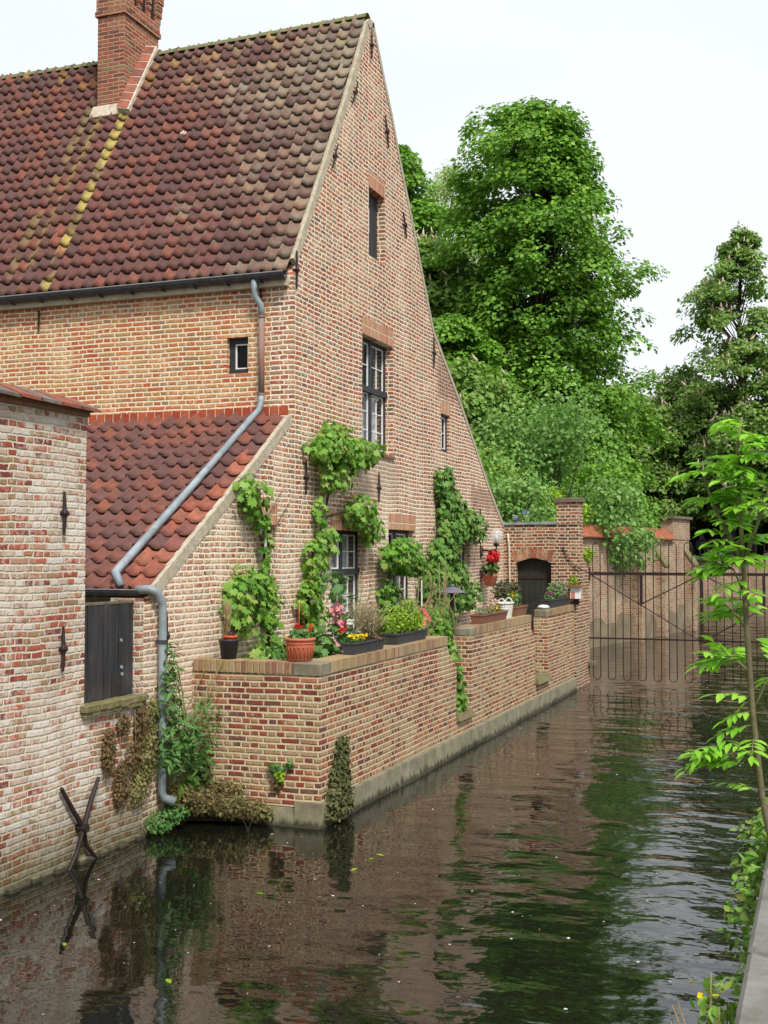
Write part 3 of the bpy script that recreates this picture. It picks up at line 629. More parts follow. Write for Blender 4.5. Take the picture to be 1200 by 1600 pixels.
# ridge tiles
mb = MB()
for i in range(33):
    x = -0.02 - i * 0.34; zz = 11.225 + 0.022 * math.sin(x * 0.75 + 1)
    rr = 0.085
    rings = []
    for xx, r2 in ((x, rr + 0.012), (x - 0.35, rr)):
        rings.append([(xx, 2.78 + r2 * 1.15 * math.cos(a), zz + r2 * math.sin(a)) for a in [math.pi * k / 8 for k in range(9)]])
    if not (-4.5 < x - 0.1 < -3.95): mb.loft(rings, False, False, closed=False)
mb.build('ridge_tiles', plain('mossy ridge tiles', rgb(128, 124, 92), 0.95, c2=rgb(98, 108, 62), scale=9, bumpd=0.01), roof, True)
# loose white patch on one tile
mb = MB()
for i in range(5):
    c = main_fn(NC * W_ - 2.58 + 0.02 * i, 3.18 + 0.02 * (i % 3)) + N_ * 0.05; r_ = 0.022 - 0.002 * i
    mb.lathe(c.x, c.y, [(0.004, c.z - 0.02), (r_, c.z), (r_ * 0.6, c.z + 0.03)], 8)
mb.build('mortar_dab', M['render_white'], roof, True)

# chimney
CH = MB(); x0, x1, y0, y1 = -4.47, -3.97, 2.02, 3.06
CH.box(x0, x1, y0, y1, 9.6, 11.66)
CH.box(x0 - 0.035, x1 + 0.035, y0 - 0.035, y1 + 0.035, 11.66, 11.74)
CH.box(x0 - 0.02, x1 + 0.02, y0 - 0.02, y1 + 0.02, 11.74, 11.90)
CH.box(x0 - 0.02, x1 + 0.02, y0 - 0.02, y0 + 0.26, 11.90, 12.9)
ch = CH.build('chimney', M['brick_chimney'], H)
mb = MB()
for i in range(3):       # corbelled hoods above the belt
    ya = y0 + 0.30 + i * 0.27
    for j in range(6):
        z = 11.902 + j * 0.115
        mb.box(x0 - 0.01, x1 + 0.02 + 0.012 * j, ya + 0.10, ya + 0.19 + 0.01 * (j % 2) + (0.05 + .012 * j if i == 2 else 0), z, z + 0.105)
    mb.tube([(x0, ya + 0.06, 12.62), (x1 + 0.10, ya + 0.06, 12.62)], 0.14, 12)
mb.build('chimney_hood', M['brick_chimney'], ch)
mb = MB(); mb.box(x0 + 0.03, x1 - 0.03, y0 + 0.262, y1 - 0.04, 11.902, 12.6); mb.build('dark_recess_core', M['iron'], ch)  # black core between the hood fins: shade of the recess put in as colour
# flashing fillet of tiles and mortar on the chimney's right side, mortar apron at its foot
def on_roof(x, y, n): z = 6.63 + (y + 0.13) * (RG.z - E0.z) / (RG.y - E0.y); return Vector((x, y, z)) + N_ * n
mb = MB(); ya, yb = 1.93, 2.76
for k in range(8):
    a = ya + (yb - ya) * k / 8 + 0.008; b = ya + (yb - ya) * (k + 1) / 8 - 0.008
    mb.hexa([on_roof(-3.965, a, 0.0), on_roof(-3.79, a, 0.0), on_roof(-3.79, b, 0.0), on_roof(-3.965, b, 0.0), on_roof(-3.965, a, 0.16), on_roof(-3.79, a, 0.115), on_roof(-3.79, b, 0.115), on_roof(-3.965, b, 0.16)])
mb.build('flashing_tiles', M['tiles_edge'], ch)
mb = MB(); mb.hexa([on_roof(-3.968, ya, 0), on_roof(-3.765, ya, 0), on_roof(-3.765, yb + 0.01, 0), on_roof(-3.968, yb + 0.01, 0), on_roof(-3.968, ya, 0.15), on_roof(-3.765, ya, 0.10), on_roof(-3.765, yb + 0.01, 0.10), on_roof(-3.968, yb + 0.01, 0.15)])
mb.hexa([on_roof(-4.54, 1.93, 0.0), on_roof(-3.85, 1.93, 0.0), on_roof(-3.87, 2.03, 0.0), on_roof(-4.52, 2.03, 0.0), on_roof(-4.54, 1.93, 0.04), on_roof(-3.85, 1.93, 0.04), on_roof(-3.93, 2.03, 0.10), on_roof(-4.50, 2.03, 0.10)])
mb.build('flashing_mortar', M['render_white'], ch)

# main gutter (half round) with brackets
def gutter(m, x0, x1, y, z, r, seg=8):
    rings = []
    for x in (x0, x1): rings.append([(x, y + r * math.cos(a), z + r * math.sin(a)) for a in [math.pi + math.pi * k / seg for k in range(seg + 1)]] + [(x, y + (r - .008) * math.cos(a), z + (r - .008) * math.sin(a)) for a in [2 * math.pi - math.pi * k / seg for k in range(seg + 1)]])
    m.loft(rings)
mb = MB(); gutter(mb, -12, -0.05, -0.16, 6.60, 0.075); g_ = mb.build('gutter', M['zinc_dark'], H, False)
mb = MB(); mb.tube([(-12, -0.238, 6.605), (-0.05, -0.238, 6.605)], 0.011, 6); mb.build('gutter_rim', M['zinc_rim'], g_)
for i in range(16):
    mb = MB(); mb.box(-0.4 - i * 0.5 - 0.012, -0.4 - i * 0.5 + 0.012, -0.245, -0.02, 6.50, 6.515); mb.build('gutter_bracket', M['iron'], g_)
mb = MB(); mb.box(-12, -0.06, -0.10, 0.001, 6.45, 6.505); mb.box(-12, -0.06, -0.10, -0.02, 6.505, 6.58); mb.build('eaves_board', M['mortar'], H)
# downpipe over the side wall and the lean-to roof
mb = MB(); mb.tube([(-0.50, -0.16, 6.54), (-0.50, -0.15, 6.42), (-0.50, -0.14, 6.33), (-0.44, -0.08, 6.22), (-0.43, -0.075, 6.05)], 0.043, 12)
dp = mb.build('downpipe', M['zinc'], H, True)
mb = MB(); mb.tube([(-0.43, -0.075, 6.07), (-0.43, -0.075, 5.0)], 0.040, 12); mb.build('rusted_length', M['rust'], dp, True)
mb = MB(); mb.tube([(-0.43, -0.075, 5.02), (-0.43, -0.08, 4.92), (-0.44, -0.13, 4.80), (-0.46, -0.3, 4.68), (-0.46, -1.84, 3.70), (-0.48, -3.32, 2.76), (-0.475, -3.42, 2.70), (-0.40, -3.50, 2.66), (-0.33, -3.53, 2.56)], [0.043] * 5 + [0.045, 0.046, 0.043, 0.04], 12); mb.build('sloping_length', M['zinc'], dp, True)
for f_ in (.02, .34, .66, .98):
    pa = Vector((-0.46, -0.3, 4.68)).lerp(Vector((-0.48, -3.32, 2.76)), f_); dv = Vector((0, -3.02, -1.92)).normalized() * .012
    mb = MB(); mb.tube([pa - dv, pa + dv], 0.0455, 12); mb.build('pipe_seam', M['zinc'], dp)
for z in (6.06, 5.02):
    mb = MB(); mb.tube([(-0.43, -0.075, z - 0.012), (-0.43, -0.075, z + 0.012)], 0.052, 12); mb.box(-0.44, -0.42, -0.03, 0.0, z - .01, z + .01); mb.build('pipe_collar', M['rust'], dp)

# band of red tiles and mortar above the lean-to
mb = MB(); mb.box(-9, -0.07, -0.035, 0.0, 4.735, 4.855); mb.build('tile_band', M['redband'], H)
mb = MB(); mb.hexa([(-9, -0.12, 4.62), (-0.02, -0.12, 4.62), (-0.02, 0, 4.62), (-9, 0, 4.62), (-9, -0.03, 4.732), (-0.02, -0.03, 4.732), (-0.02, 0, 4.732), (-9, 0, 4.732)]); mb.build('mortar_fillet', M['render_white'], H)
# lean-to
E1 = Vector((0, -3.52, 2.51)); T1 = Vector((0, -0.03, 4.74)); SL1 = (T1 - E1).length; V1 = (T1 - E1).normalized(); N1 = Vector((0, -V1.z, V1.y)); NC1 = 46; W1 = 0.20
def low_fn(u, v):
    x = -NC1 * W1 - 0.055 + u
    return Vector((x, 0, 0)) + E1 + V1 * v + N1 * (-0.03 * math.sin(math.pi * v / SL1) + 0.012 * math.sin(x * 1.7 + v))
mb = MB(); tiles(mb, low_fn, N1, NC1, 15, W1, SL1 / 15, 9, mi=lambda c, r: 1 if (c == NC1 - 1 and r < 11) or (c == NC1 - 2 and r < 7 and r != 3) or (c == NC1 - 3 and r in (1, 4)) else 0)
lr = mb.build('lean_to_roof', [M['tiles_low'], M['tiles_edge']], H, True, recalc=False)
mb = MB(); mb.polywall([[(-3.46, 2.44), (-0.0, 4.62), (-0.0, 4.54), (-3.40, 2.38)]], toX, -9.2, -0.1)
mb.build('roof_deck', M['wood'], lr)
mb = MB(); mb.box(-9, -0.345, -3.40, -3.1, -1, 2.38); mb.build('lean_to_wall', M['brick_left'], H)
mb = MB(); gutter(mb, -9, -0.10, -3.56, 2.52, 0.06); g2 = mb.build('gutter', M['zinc_dark'], lr)
mb = MB(); mb.tube([(-9, -3.622, 2.525), (-0.10, -3.622, 2.525)], 0.008, 6); mb.build('gutter_rim', M['zinc_rim'], g2)
mb = MB(); mb.tube([(-0.12, -3.56, 2.52), (0.02, -3.55, 2.53), (0.07, -3.50, 2.51), (0.085, -3.40, 2.40), (0.085, -3.39, 2.30), (0.085, -3.38, 0.42), (0.10, -3.36, 0.36), (0.19, -3.30, 0.31)], [0.047, 0.047, 0.047, 0.047, 0.044, 0.044, 0.045, 0.05], 12)
dp2 = mb.build('downpipe', M['zinc'], H, True)
for z in (1.98, 0.95):
    mb = MB(); mb.tube([(0.085, -3.385, z - 0.02), (0.085, -3.385, z + 0.02)], 0.055, 12); mb.box(0.0, 0.06, -3.40, -3.37, z - .012, z + .012); mb.build('pipe_collar', M['zinc_dark'], dp2)

# ------------------------------------------------------------------ boundary wall on the left with shutter
BW = root('boundary_wall', (0, -4.7, 0), 'pale weathered brick wall with tile capping and a black shutter, in the left foreground', 'wall')
mb = MB(); mb.polywall([[(-14, -1.0), (-3.625, -1.0), (-3.625, 2.44), (-3.71, 2.44), (-3.71, 1.40), (-4.65, 1.40), (-4.65, 4.24), (-14, 4.24)]], toX, 0.0, -0.34)
mb.build('wall', M['brick_left'], BW)
mb = MB()
for i in range(60):
    y = -13.5 + i * 0.168; rd = random.Random(i); mb.cbox(-0.05, 0.04 + rd.uniform(-.02, .03), y, y + 0.15 + rd.uniform(-.02, .012), -0.6, 0.04 + rd.uniform(-.045, .045), 0.018)
mb.build('footing', M['plinth'], BW)
mb = MB(); n = 30; rd = random.Random(5)
for i in range(n):
    ya = -4.60 - (i + 1) * 0.30; yb = ya + 0.315; dz = rd.uniform(-.012, .012)
    for sx in (1, -1):
        xe = 0.12 if sx > 0 else -0.46
        mb.hexa([(-0.17, ya, 4.36 + dz), (xe, ya, 4.245 + dz), (xe, yb, 4.238 + dz), (-0.17, yb, 4.352 + dz), (-0.17, ya, 4.395 + dz), (xe, ya, 4.275 + dz), (xe, yb, 4.266 + dz), (-0.17, yb, 4.385 + dz)])
mb.build('tile_capping', M['tilecap'], BW)
mb = MB(); mb.box(-0.40, 0.065, -14, -4.63, 4.241, 4.262); mb.box(-0.37, 0.035, -14, -4.64, 4.20, 4.2405); mb.build('capping_bed', M['oldclay'], BW)
mb = MB()
for i in range(7): mb.box(-0.10, -0.062 + 0.004 * (i % 2), -4.645 + i * 0.1335, -4.645 + i * 0.1335 + 0.126, 1.475 + 0.004 * (i * 5 % 3), 2.40)
sh = mb.build('shutter', M['blackwood'], BW)
mb = MB(); mb.box(-0.105, -0.055, -4.648, -3.712, 2.40, 2.425); mb.build('top_rail', M['wood'], sh)
for y, z in ((-3.95, 2.03), (-3.94, 1.76), (-3.93, 1.69)):
    mb = MB(); mb.tube([(-0.062, y, z), (-0.045, y, z)], 0.018, 8); mb.build('bolt_head', M['zinc'], sh)
mb = MB()
for i in range(9):
    rd = random.Random(i * 3); y = -4.72 + i * 0.122
    mb.cbox(-0.30, 0.075 + rd.uniform(-.01, .01), y, y + 0.116, 1.40 + rd.uniform(-.01, .01), 1.472 + rd.uniform(-.006, .0), 0.012)
mb.cbox(-0.28, 0.06, -4.70, -3.64, 1.36, 1.40, 0.004)
mb.build('sill', M['stone'], BW)
def banchor(y, z0, z1):
    m = MB(); zm = (z0 + z1) / 2; m.tube([(0.03, y, z0), (0.035, y, zm - .04), (0.05, y, zm), (0.035, y, zm + .04), (0.03, y, z1)], [0.013, 0.02, 0.03, 0.02, 0.013], 6); m.tube([(0, y, zm), (0.07, y, zm)], 0.026, 6); m.build('wall_anchor', M['iron'], BW)
banchor(-5.03, 3.07, 3.47); banchor(-5.03, 1.82, 2.23)
mb = MB()    # crossed anchor
mb.tube([(0.04, -5.05, 0.76), (0.045, -4.87, 0.52), (0.06, -4.745, 0.36), (0.045, -4.66, 0.16), (0.04, -4.47, -0.02)], [0.02, 0.024, 0.026, 0.022, 0.018], 7)
mb.tube([(0.05, -4.47, 0.76), (0.06, -4.60, 0.60), (0.07, -4.735, 0.36), (0.06, -4.82, 0.15), (0.05, -5.0, -0.08)], [0.018, 0.024, 0.026, 0.022, 0.018], 7)
mb.tube([(0.0, -4.74, 0.34), (0.11, -4.74, 0.34)], 0.042, 8)
mb.build('crossed_wall_anchor', M['iron'], BW)

# ------------------------------------------------------------------ canal terrace wall
TW = root('terrace_wall', (1.4, -2.6, 0), 'low brick terrace wall standing in the water in front of the house', 'wall')
XO = 1.54; XI = 1.27
mb = MB(); mb.box(-0.0 + 0.004, XO, -2.61, -2.35, 0.20, 1.60)
mb.polywall([[(-2.35, 0.27), (2.31, 0.27), (2.31, 1.25), (2.22, 1.33), (2.06, 1.38), (1.93, 1.52), (1.86, 1.60), (-2.35, 1.60)]], toX, XO, XI); mb.build('wall_section', M['brick_terrace'], TW)
mb = MB(); mb.box(XI, XO, 2.312, 3.05, 0.27, 0.47); mb.build('wall_section', M['brick_terrace'], TW)
mb = MB(); mb.polywall([[(3.05, 0.27), (7.22, 0.27), (7.22, 1.25), (7.10, 1.40), (6.95, 1.52), (6.9, 1.66), (3.05, 1.66)]], toX, XO, XI); mb.build('wall_section', M['brick_terrace'], TW)
mb = MB(); mb.box(XI, XO, 7.222, 8.25, 0.27, 0.50); mb.build('wall_section', M['brick_terrace'], TW)
mb = MB(); mb.box(XI, XO, 8.25, 10.80, 0.27, 1.69); mb.build('wall_section', M['brick_terrace'], TW)
mb = MB(); mb.box(0.02, 1.22, -2.625, -2.33, 1.602, 1.732); mb.build('coping', M['coping_x'], TW)
mb = MB(); mb.cbox(1.22, XO + 0.015, -2.625, -2.33, 1.602, 1.735, 0.015); mb.build('corner_stone', M['concrete'], TW)
mb = MB(); mb.box(XI - 0.01, XO + 0.012, -2.33, 1.86, 1.602, 1.732); mb.build('coping', M['coping_y'], TW)
mb = MB(); mb.box(XI - 0.01, XO + 0.012, 3.35, 6.90, 1.662, 1.79); mb.build('coping', M['coping_y'], TW)
mb = MB(); mb.cbox(XI - 0.01, XO + 0.012, 3.04, 3.35, 1.662, 1.792, 0.03); mb.build('corner_stone', M['concrete'], TW)
mb = MB(); mb.box(XI - 0.01, XO + 0.012, 8.60, 10.80, 1.692, 1.82); mb.build('coping', M['coping_y'], TW)
mb = MB(); mb.cbox(XI - 0.01, XO + 0.012, 8.24, 8.60, 1.692, 1.825, 0.03); mb.build('corner_stone', M['concrete'], TW)
mb = MB(); mb.loft([[(XI - 0.05, y, 0.47), (XO + 0.06, y, 0.47), (XO + 0.02, y, 0.56), (XI - 0.05, y, 0.56)] for y in (2.32, 3.05)]); mb.build('corbel', M['stone'], TW)
mb = MB(); mb.loft([[(XI - 0.05, y, 0.50), (XO + 0.09, y, 0.50), (XO + 0.03, y, 0.60), (XI - 0.05, y, 0.60)] for y in (7.24, 8.25)]); mb.build('corbel', M['stone'], TW)
mb = MB()
rr = random.Random(4)
ys = [-2.67 + i * 0.45 for i in range(31)]
def sec(y, j): return [(XI, y, -0.6), (XO + 0.05 + j, y, -0.6), (XO + 0.055 + j, y, 0.0), (XO + 0.045, y, 0.08), (XO + 0.035, y, 0.262), (XI, y, 0.268)]
mb.loft([sec(y, rr.uniform(-.015, .02)) for y in ys])
mb.build('plinth', M['plinth'], TW)
mb = MB(); mb.loft([[(x, -2.35, -0.6), (x, -2.66, -0.6), (x, -2.665 - rr.uniform(0, .02), 0.0), (x, -2.64, 0.19), (x, -2.35, 0.198)] for x in (0.35, 0.6, 0.85, 1.1, 1.35, 1.575)]); mb.build('plinth', M['plinth'], TW)

# ------------------------------------------------------------------ garden wall with arched door
GW = root('garden_wall', (0.8, 10.9, 1.0), 'brick garden wall with an arched black door, between the house gable and a stone capped pier', 'wall')
arch = []
for k in range(13):
    a = k / 12; xx = 1.045 - a * 0.775; arch.append((xx, 2.70 + 0.10 * math.sin(math.pi * a)))
mb = MB(); mb.polywall([[(0.006, 0.5), (0.27, 0.5)] + [(0.27, 2.70)] + list(reversed(arch))[1:-1] + [(1.045, 2.70), (1.045, 0.5), (1.56, 0.5), (1.56, 2.2), (1.66, 2.3), (1.665, 3.52), (0.006, 3.52)]], toY, 10.83, 11.18)
mb.build('wall', M['brick_pier'], GW)
mb = MB()    # arch of upright bricks, 4 mm proud
N = 19
for k in range(N):
    a0 = (k + 0.06) / N; a1 = (k + 0.94) / N
    def P2(a, r): x = 0.22 + a * 0.875; return (x + (a - 0.5) * r * 0.35, 10.826, 2.705 + 0.10 * math.sin(math.pi * (0.05 + a * 0.9)) + r)
    A, B, C_, D_ = P2(a0, 0), P2(a1, 0), P2(a1, 0.21), P2(a0, 0.21)
    mb.hexa([A, B, (B[0], 10.95, B[2]), (A[0], 10.95, A[2]), D_, C_, (C_[0], 10.95, C_[2]), (D_[0], 10.95, D_[2])])
mb.build('arch', tile_mat('arch bricks', [rgb(186, 108, 76), rgb(176, 140, 108), rgb(160, 92, 68), rgb(190, 128, 94), rgb(196, 160, 124)], False), GW)
mb = MB(); mb.box(1.17, 1.66, 10.815, 11.2, 3.522, 4.0); p_ = mb.build('pier', M['brick_pier'], GW)
mb = MB(); mb.cbox(1.12, 1.71, 10.77, 11.25, 4.0, 4.09, 0.012); mb.build('cap_stone', M['capstone'], p_)
mb = MB(); mb.hexa([(-0.0 + 0.006, 10.79, 3.525), (1.165, 10.79, 3.525), (1.165, 11.22, 3.525), (0.006, 11.22, 3.525), (0.006, 10.79, 3.57), (1.165, 10.79, 3.59), (1.165, 11.22, 3.60), (0.006, 11.22, 3.58)]); mb.build('lead_coping', M['zinc'], GW)
mb = MB()
for k in range(6): mb.box(0.262 + k * 0.132, 0.262 + k * 0.132 + 0.126, 11.0, 11.04 - 0.003 * (k % 2), 0.9, 2.84)
dr = mb.build('door', M['doorgreen'], GW)
mb = MB(); mb.tube([(0.36, 10.99, 1.9), (0.36, 10.95, 1.9), (0.42, 10.95, 1.9)], 0.013, 6); mb.build('handle', M['iron'], dr)
mb = MB(); mb.box(0.262, 1.05, 10.985, 10.997, 2.35, 2.41); mb.box(0.262, 1.05, 10.985, 10.997, 1.3, 1.36); mb.build('strap_hinge', M['iron'], dr)
mb = MB(); mb.tube([(1.30, 10.81, 3.03), (1.38, 10.80, 2.86), (1.50, 10.79, 2.70), (1.66, 10.79, 2.58), (1.86, 10.9, 2.48), (1.70, 12.2, 2.46)], 0.012, 6); mb.build('iron_stay', M['gateiron'], GW)
mb = MB(); mb.tube([(0.10, 10.80, 3.34), (0.13, 10.80, 3.0), (0.14, 10.80, 2.2), (0.15, 10.80, 1.0)], 0.022, 8); mb.build('drain_pipe', M['render_white'], GW, True)
# gate pier: return wall in the water
mb = MB(); mb.polywall([[(10.80, -0.8), (12.36, -0.8), (12.36, 2.52), (11.19, 2.98), (11.19, 1.9), (10.80, 1.9)]], toX, 1.575, 1.30)
mb.build('gate_pier', M['brick_pier'], GW)
mb = MB(); mb.box(1.5, 1.76, 12.1, 12.5, 0.42, 0.50); mb.build('corbel', M['capstone'], GW)

# ------------------------------------------------------------------ water gate
GT = root('water_gate', (4.0, 12.3, 0), 'black iron water gate of looped bars spanning the canal', 'gate')
YG = 12.3
def bx(name, *a):
    m = MB(); m.box(*a); return m.build(name, M['gateiron'], GT)
bx('top_rail', 1.56, 6.62, YG - 0.03, YG + 0.03, 2.42, 2.485)
bx('bottom_rail', 1.56, 6.62, YG - 0.018, YG + 0.018, 1.0, 1.035)
bx('post', 3.985, 4.055, YG - 0.035, YG + 0.035, 1.036, 2.419)
bx('post', 2.70, 2.76, YG - 0.028, YG + 0.028, 1.78, 2.419)
bx('post', 5.28, 5.34, YG - 0.028, YG + 0.028, 1.78, 2.419)
bx('post', 1.56, 1.60, YG - 0.05, YG + 0.05, 2.30, 2.60)
def brace(a, b):
    m = MB(); m.tube([(a[0], YG + 0.045, a[1]), (b[0], YG + 0.045, b[1])], 0.014, 6); m.build('brace', M['gateiron'], GT)
brace((1.62, 2.42), (3.92, 1.04)); brace((2.75, 1.80), (3.97, 2.42)); brace((4.07, 2.42), (5.30, 1.80)); brace((4.12, 1.04), (6.5, 2.42))
for k in range(15):
    xc = 1.745 + k * 0.333; m = MB(); r_ = 0.0825; zt, zb = 3.14 - r_, 0.10 + r_
    pts = [(xc - r_, YG, zb)] + [(xc - r_ * math.cos(a), YG, zt + r_ * math.sin(a)) for a in [math.pi * i / 10 for i in range(11)]] + [(xc - r_ * math.cos(a), YG, zb + r_ * math.sin(a)) for a in [math.pi + math.pi * i / 10 for i in range(11)]]
    pts.append(pts[0]); m.tube(pts, 0.011, 6); m.build('bar_loop', M['gateiron'], GT)

# ------------------------------------------------------------------ back canal wall
BK = root('canal_wall', (0.6, 27, 0), 'pale plastered canal wall with red tile capping and sloping buttresses, behind the gate', 'wall')
A = Vector((-1.60, 15.6)); A = Vector((-0.52, 21.0)); B = Vector((1.66, 31.9)); dB = (B - A).normalized(); nB = Vector((dB.y, -dB.x)); LB = (B - A).length
toB = lambda u, v, d: (A.x + dB.x * u + nB.x * d, A.y + dB.y * u + nB.y * d, v)
mb = MB(); mb.polywall([rect(-9, LB, -0.8, 3.42)], toB, 0.0, -0.4); mb.build('wall', M['brick_back'], BK)
mb = MB(); mb.polywall([[(-6, -0.7), (LB - 0.05, -0.7)] + [(LB - 0.05 - (LB + 5.95) * i / 40, 0.85 + 0.22 * math.sin(i * 0.9) * math.sin(i * 0.37 + 1) + 0.07 * math.sin(i * 2.7)) for i in range(41)]], toB, 0.02, -0.01); mb.build('plaster_base', plain('stained plaster', rgb(140, 126, 104), 0.95, c2=rgb(96, 88, 68), scale=1.6, bumpd=0.01), BK)
def profB(m, u0, u1, pr):
    m.loft([[toB(u, z, d) for d, z in pr] for u in (u0, u1)])
for u0 in (4.9, 7.3, 10.6):
    m = MB(); profB(m, u0, u0 + 0.45, [(-0.05, -0.6), (0.34, -0.6), (0.34, 2.45), (-0.05, 2.95)]); b_ = m.build('buttress', M['brick_back'], BK)
    m = MB(); profB(m, u0 - 0.03, u0 + 0.48, [(-0.0, 2.93), (0.37, 2.43), (0.37, 2.52), (0.0, 3.03)]); m.build('buttress_cap', M['stone'], b_)
m = MB(); profB(m, -9, LB - 2.0, [(0.16, 3.40), (0.16, 3.44), (-0.2, 3.80), (-0.56, 3.44), (-0.56, 3.40)]); m.build('tile_capping', plain('red ridge tiles', rgb(170, 96, 70), 0.9, c2=rgb(120, 76, 56), scale=5, bumpd=0.02), BK)
m = MB(); profB(m, LB - 2.0, LB, [(0.03, 3.42), (0.03, 4.18), (-0.43, 4.18), (-0.43, 3.42)]); p_ = m.build('pier', M['brick_back'], BK)
m = MB(); profB(m, LB - 2.1, LB + 0.1, [(0.12, 4.18), (0.12, 4.28), (-0.52, 4.28), (-0.52, 4.18)]); m.build('cap_stone', M['capstone'], p_)

# ------------------------------------------------------------------ right bank coping
QR = root('quay_coping', (6.5, -10, 0), 'grey stone quay coping at the bottom right corner', 'kerb')
mb = MB(); mb.box(6.36, 6.61, -58, 68, -1.2, 1.19); mb.build('wall', M['brick_back'], QR)
for i in range(16):
    rd = random.Random(i + 60); y_ = -16 + i * 1.12; d_ = rd.uniform(-.006, .006)
    mb = MB(); mb.cbox(6.30 + d_, 6.62, y_, y_ + 1.112, 1.19, 1.35 + rd.uniform(-.004, .004), 0.018); mb.build('coping_stone', M['quaystone'], QR)
mb = MB(); mb.box(6.31, 6.62, 1.92, 60, 1.19, 1.345); mb.build('coping_strip', M['quaystone'], QR)
mb = MB(); mb.cbox(6.45, 7.2, -20, -6.5, 1.351, 1.372, 0.01); mb.build('inner_slab', plain('pale worn stone', rgb(150, 146, 140), 0.9, c2=rgb(126, 122, 116), scale=10, bumpd=0.003), QR)

# ------------------------------------------------------------------ vines on the gable
def rot_about(v, a):
    return v
def leaf_blobs(blobs, tmpl, size, up=0.5, out=(1, 0, 0), tip=(0.2, 0, -1), shell=0.35, jit=0.5, tipjit=0.5):
    """blobs: (cx,cy,cz, rx,ry,rz, n)"""
    Ps, Ns = [], []
    for cx, cy, cz, rx, ry, rz, n in blobs:
        p, d = in_ball(n, shell)
        P = np.array([cx, cy, cz]) + p * np.array([rx, ry, rz])
        N_l = d * 0.7 + np.array(out) * 0.8 + np.array([0, 0, up]) + rng.normal(size=(n, 3)) * jit
        Ps.append(P); Ns.append(N_l)
    P = np.concatenate(Ps); N_l = np.concatenate(Ns)
    s = size * (0.6 + 0.7 * rng.random(len(P)))
    return scatter(tmpl, P, N_l, s, np.array(tip, float), tipjit)
def vine(label, blobs, stems, mat='leaf_vine', size=0.115, base=(0.1, 0, 1)):
    r = root('grapevine', base, label, 'vine', 'vines trained up the house wall')
    V, F = leaf_blobs(blobs, T_vine(), size, up=0.55)
    keep = None
    V[:, 0] = np.where(V[:, 0] < 0.012, 0.012 + np.abs(V[:, 0]) * 0.3, V[:, 0])
    np_mesh('foliage', V, F, M[mat], r)
    m = MB()
    for pts, rad in stems:
        n = len(pts); m.tube(pts, [rad * (1 - 0.6 * i / (n - 1)) for i in range(n)], 7)
    m.build('stem', M['vinebark'], r, True)
    return r
X = 0.10
vine('bright green vine left of the narrow window, reaching up to the lean-to roof edge',
     [(.14, -1.42, 3.62, .16, .30, .27, 170), (.12, -1.18, 3.30, .10, .16, .14, 40), (.12, -1.62, 2.35, .18, .42, .44, 260), (.13, -1.15, 2.62, .10, .18, .2, 60), (.12, -0.95, 2.28, .14, .24, .34, 130), (.16, -0.95, 1.55, .2, .62, .42, 380), (.14, -0.4, 1.45, .16, .4, .35, 120), (.10, -1.0, 3.0, .07, .14, .22, 40)],
     [([(.1, -.85, 1.0), (.08, -.9, 1.6), (.07, -.85, 2.1), (.07, -1.0, 2.6), (.06, -.95, 2.9), (.06, -1.25, 3.4), (.08, -1.45, 3.7)], .03), ([(.08, -.9, 2.0), (.07, -1.3, 2.4), (.08, -1.7, 2.6)], .018), ([(.06, -.95, 2.9), (.05, -.6, 3.25), (.06, -.25, 3.55)], .012), ([(.06, -1.1, 3.2), (.05, -.8, 3.4), (.06, -.4, 3.75)], .009)], base=(.1, -.85, 1))
vine('tall bright green vine spreading into a wide head under the large upper window',
     [(.2, .75, 4.35, .24, .55, .22, 260), (.22, 1.5, 4.35, .26, .6, .26, 300), (.2, 2.2, 4.45, .2, .4, .2, 120), (.2, 1.0, 3.95, .18, .4, .2, 120), (.14, 1.1, 4.65, .12, .5, .12, 90), (.16, 2.0, 3.55, .2, .45, .28, 200), (.16, 2.45, 3.28, .18, .3, .22, 110), (.12, .9, 3.1, .12, .3, .2, 80), (.13, .45, 2.75, .13, .3, .42, 190), (.13, .25, 2.3, .14, .28, .3, 130), (.12, .5, 2.0, .12, .3, .3, 80), (.1, .7, 3.5, .08, .16, .25, 40)],
     [([(.1, .2, 1.0), (.08, .15, 1.7), (.07, .35, 2.3), (.07, .5, 2.9), (.06, .9, 3.4), (.07, 1.1, 3.9), (.12, 1.3, 4.3)], .032), ([(.06, .9, 3.4), (.07, 1.6, 3.5), (.08, 2.3, 3.45)], .018), ([(.09, 1.2, 4.1), (.12, .8, 4.35), (.12, .4, 4.5)], .014), ([(.1, 1.2, 4.1), (.14, 1.8, 4.3), (.14, 2.5, 4.5)], .014)], base=(.1, .2, 1))
vine('short vine with one round leafy head over the middle ground floor window',
     [(.28, 3.6, 2.9, .26, .62, .30, 420), (.28, 4.1, 2.75, .2, .35, .2, 120), (.2, 3.15, 2.85, .2, .35, .25, 110), (.14, 3.3, 2.3, .13, .3, .3, 120), (.14, 3.2, 1.9, .14, .28, .3, 110)],
     [([(.1, 3.1, 1.0), (.09, 3.15, 1.8), (.1, 3.25, 2.3), (.16, 3.4, 2.75)], .03), ([(.1, 3.2, 2.2), (.12, 3.3, 2.6), (.2, 3.9, 2.8)], .014)], base=(.1, 3.1, 1))
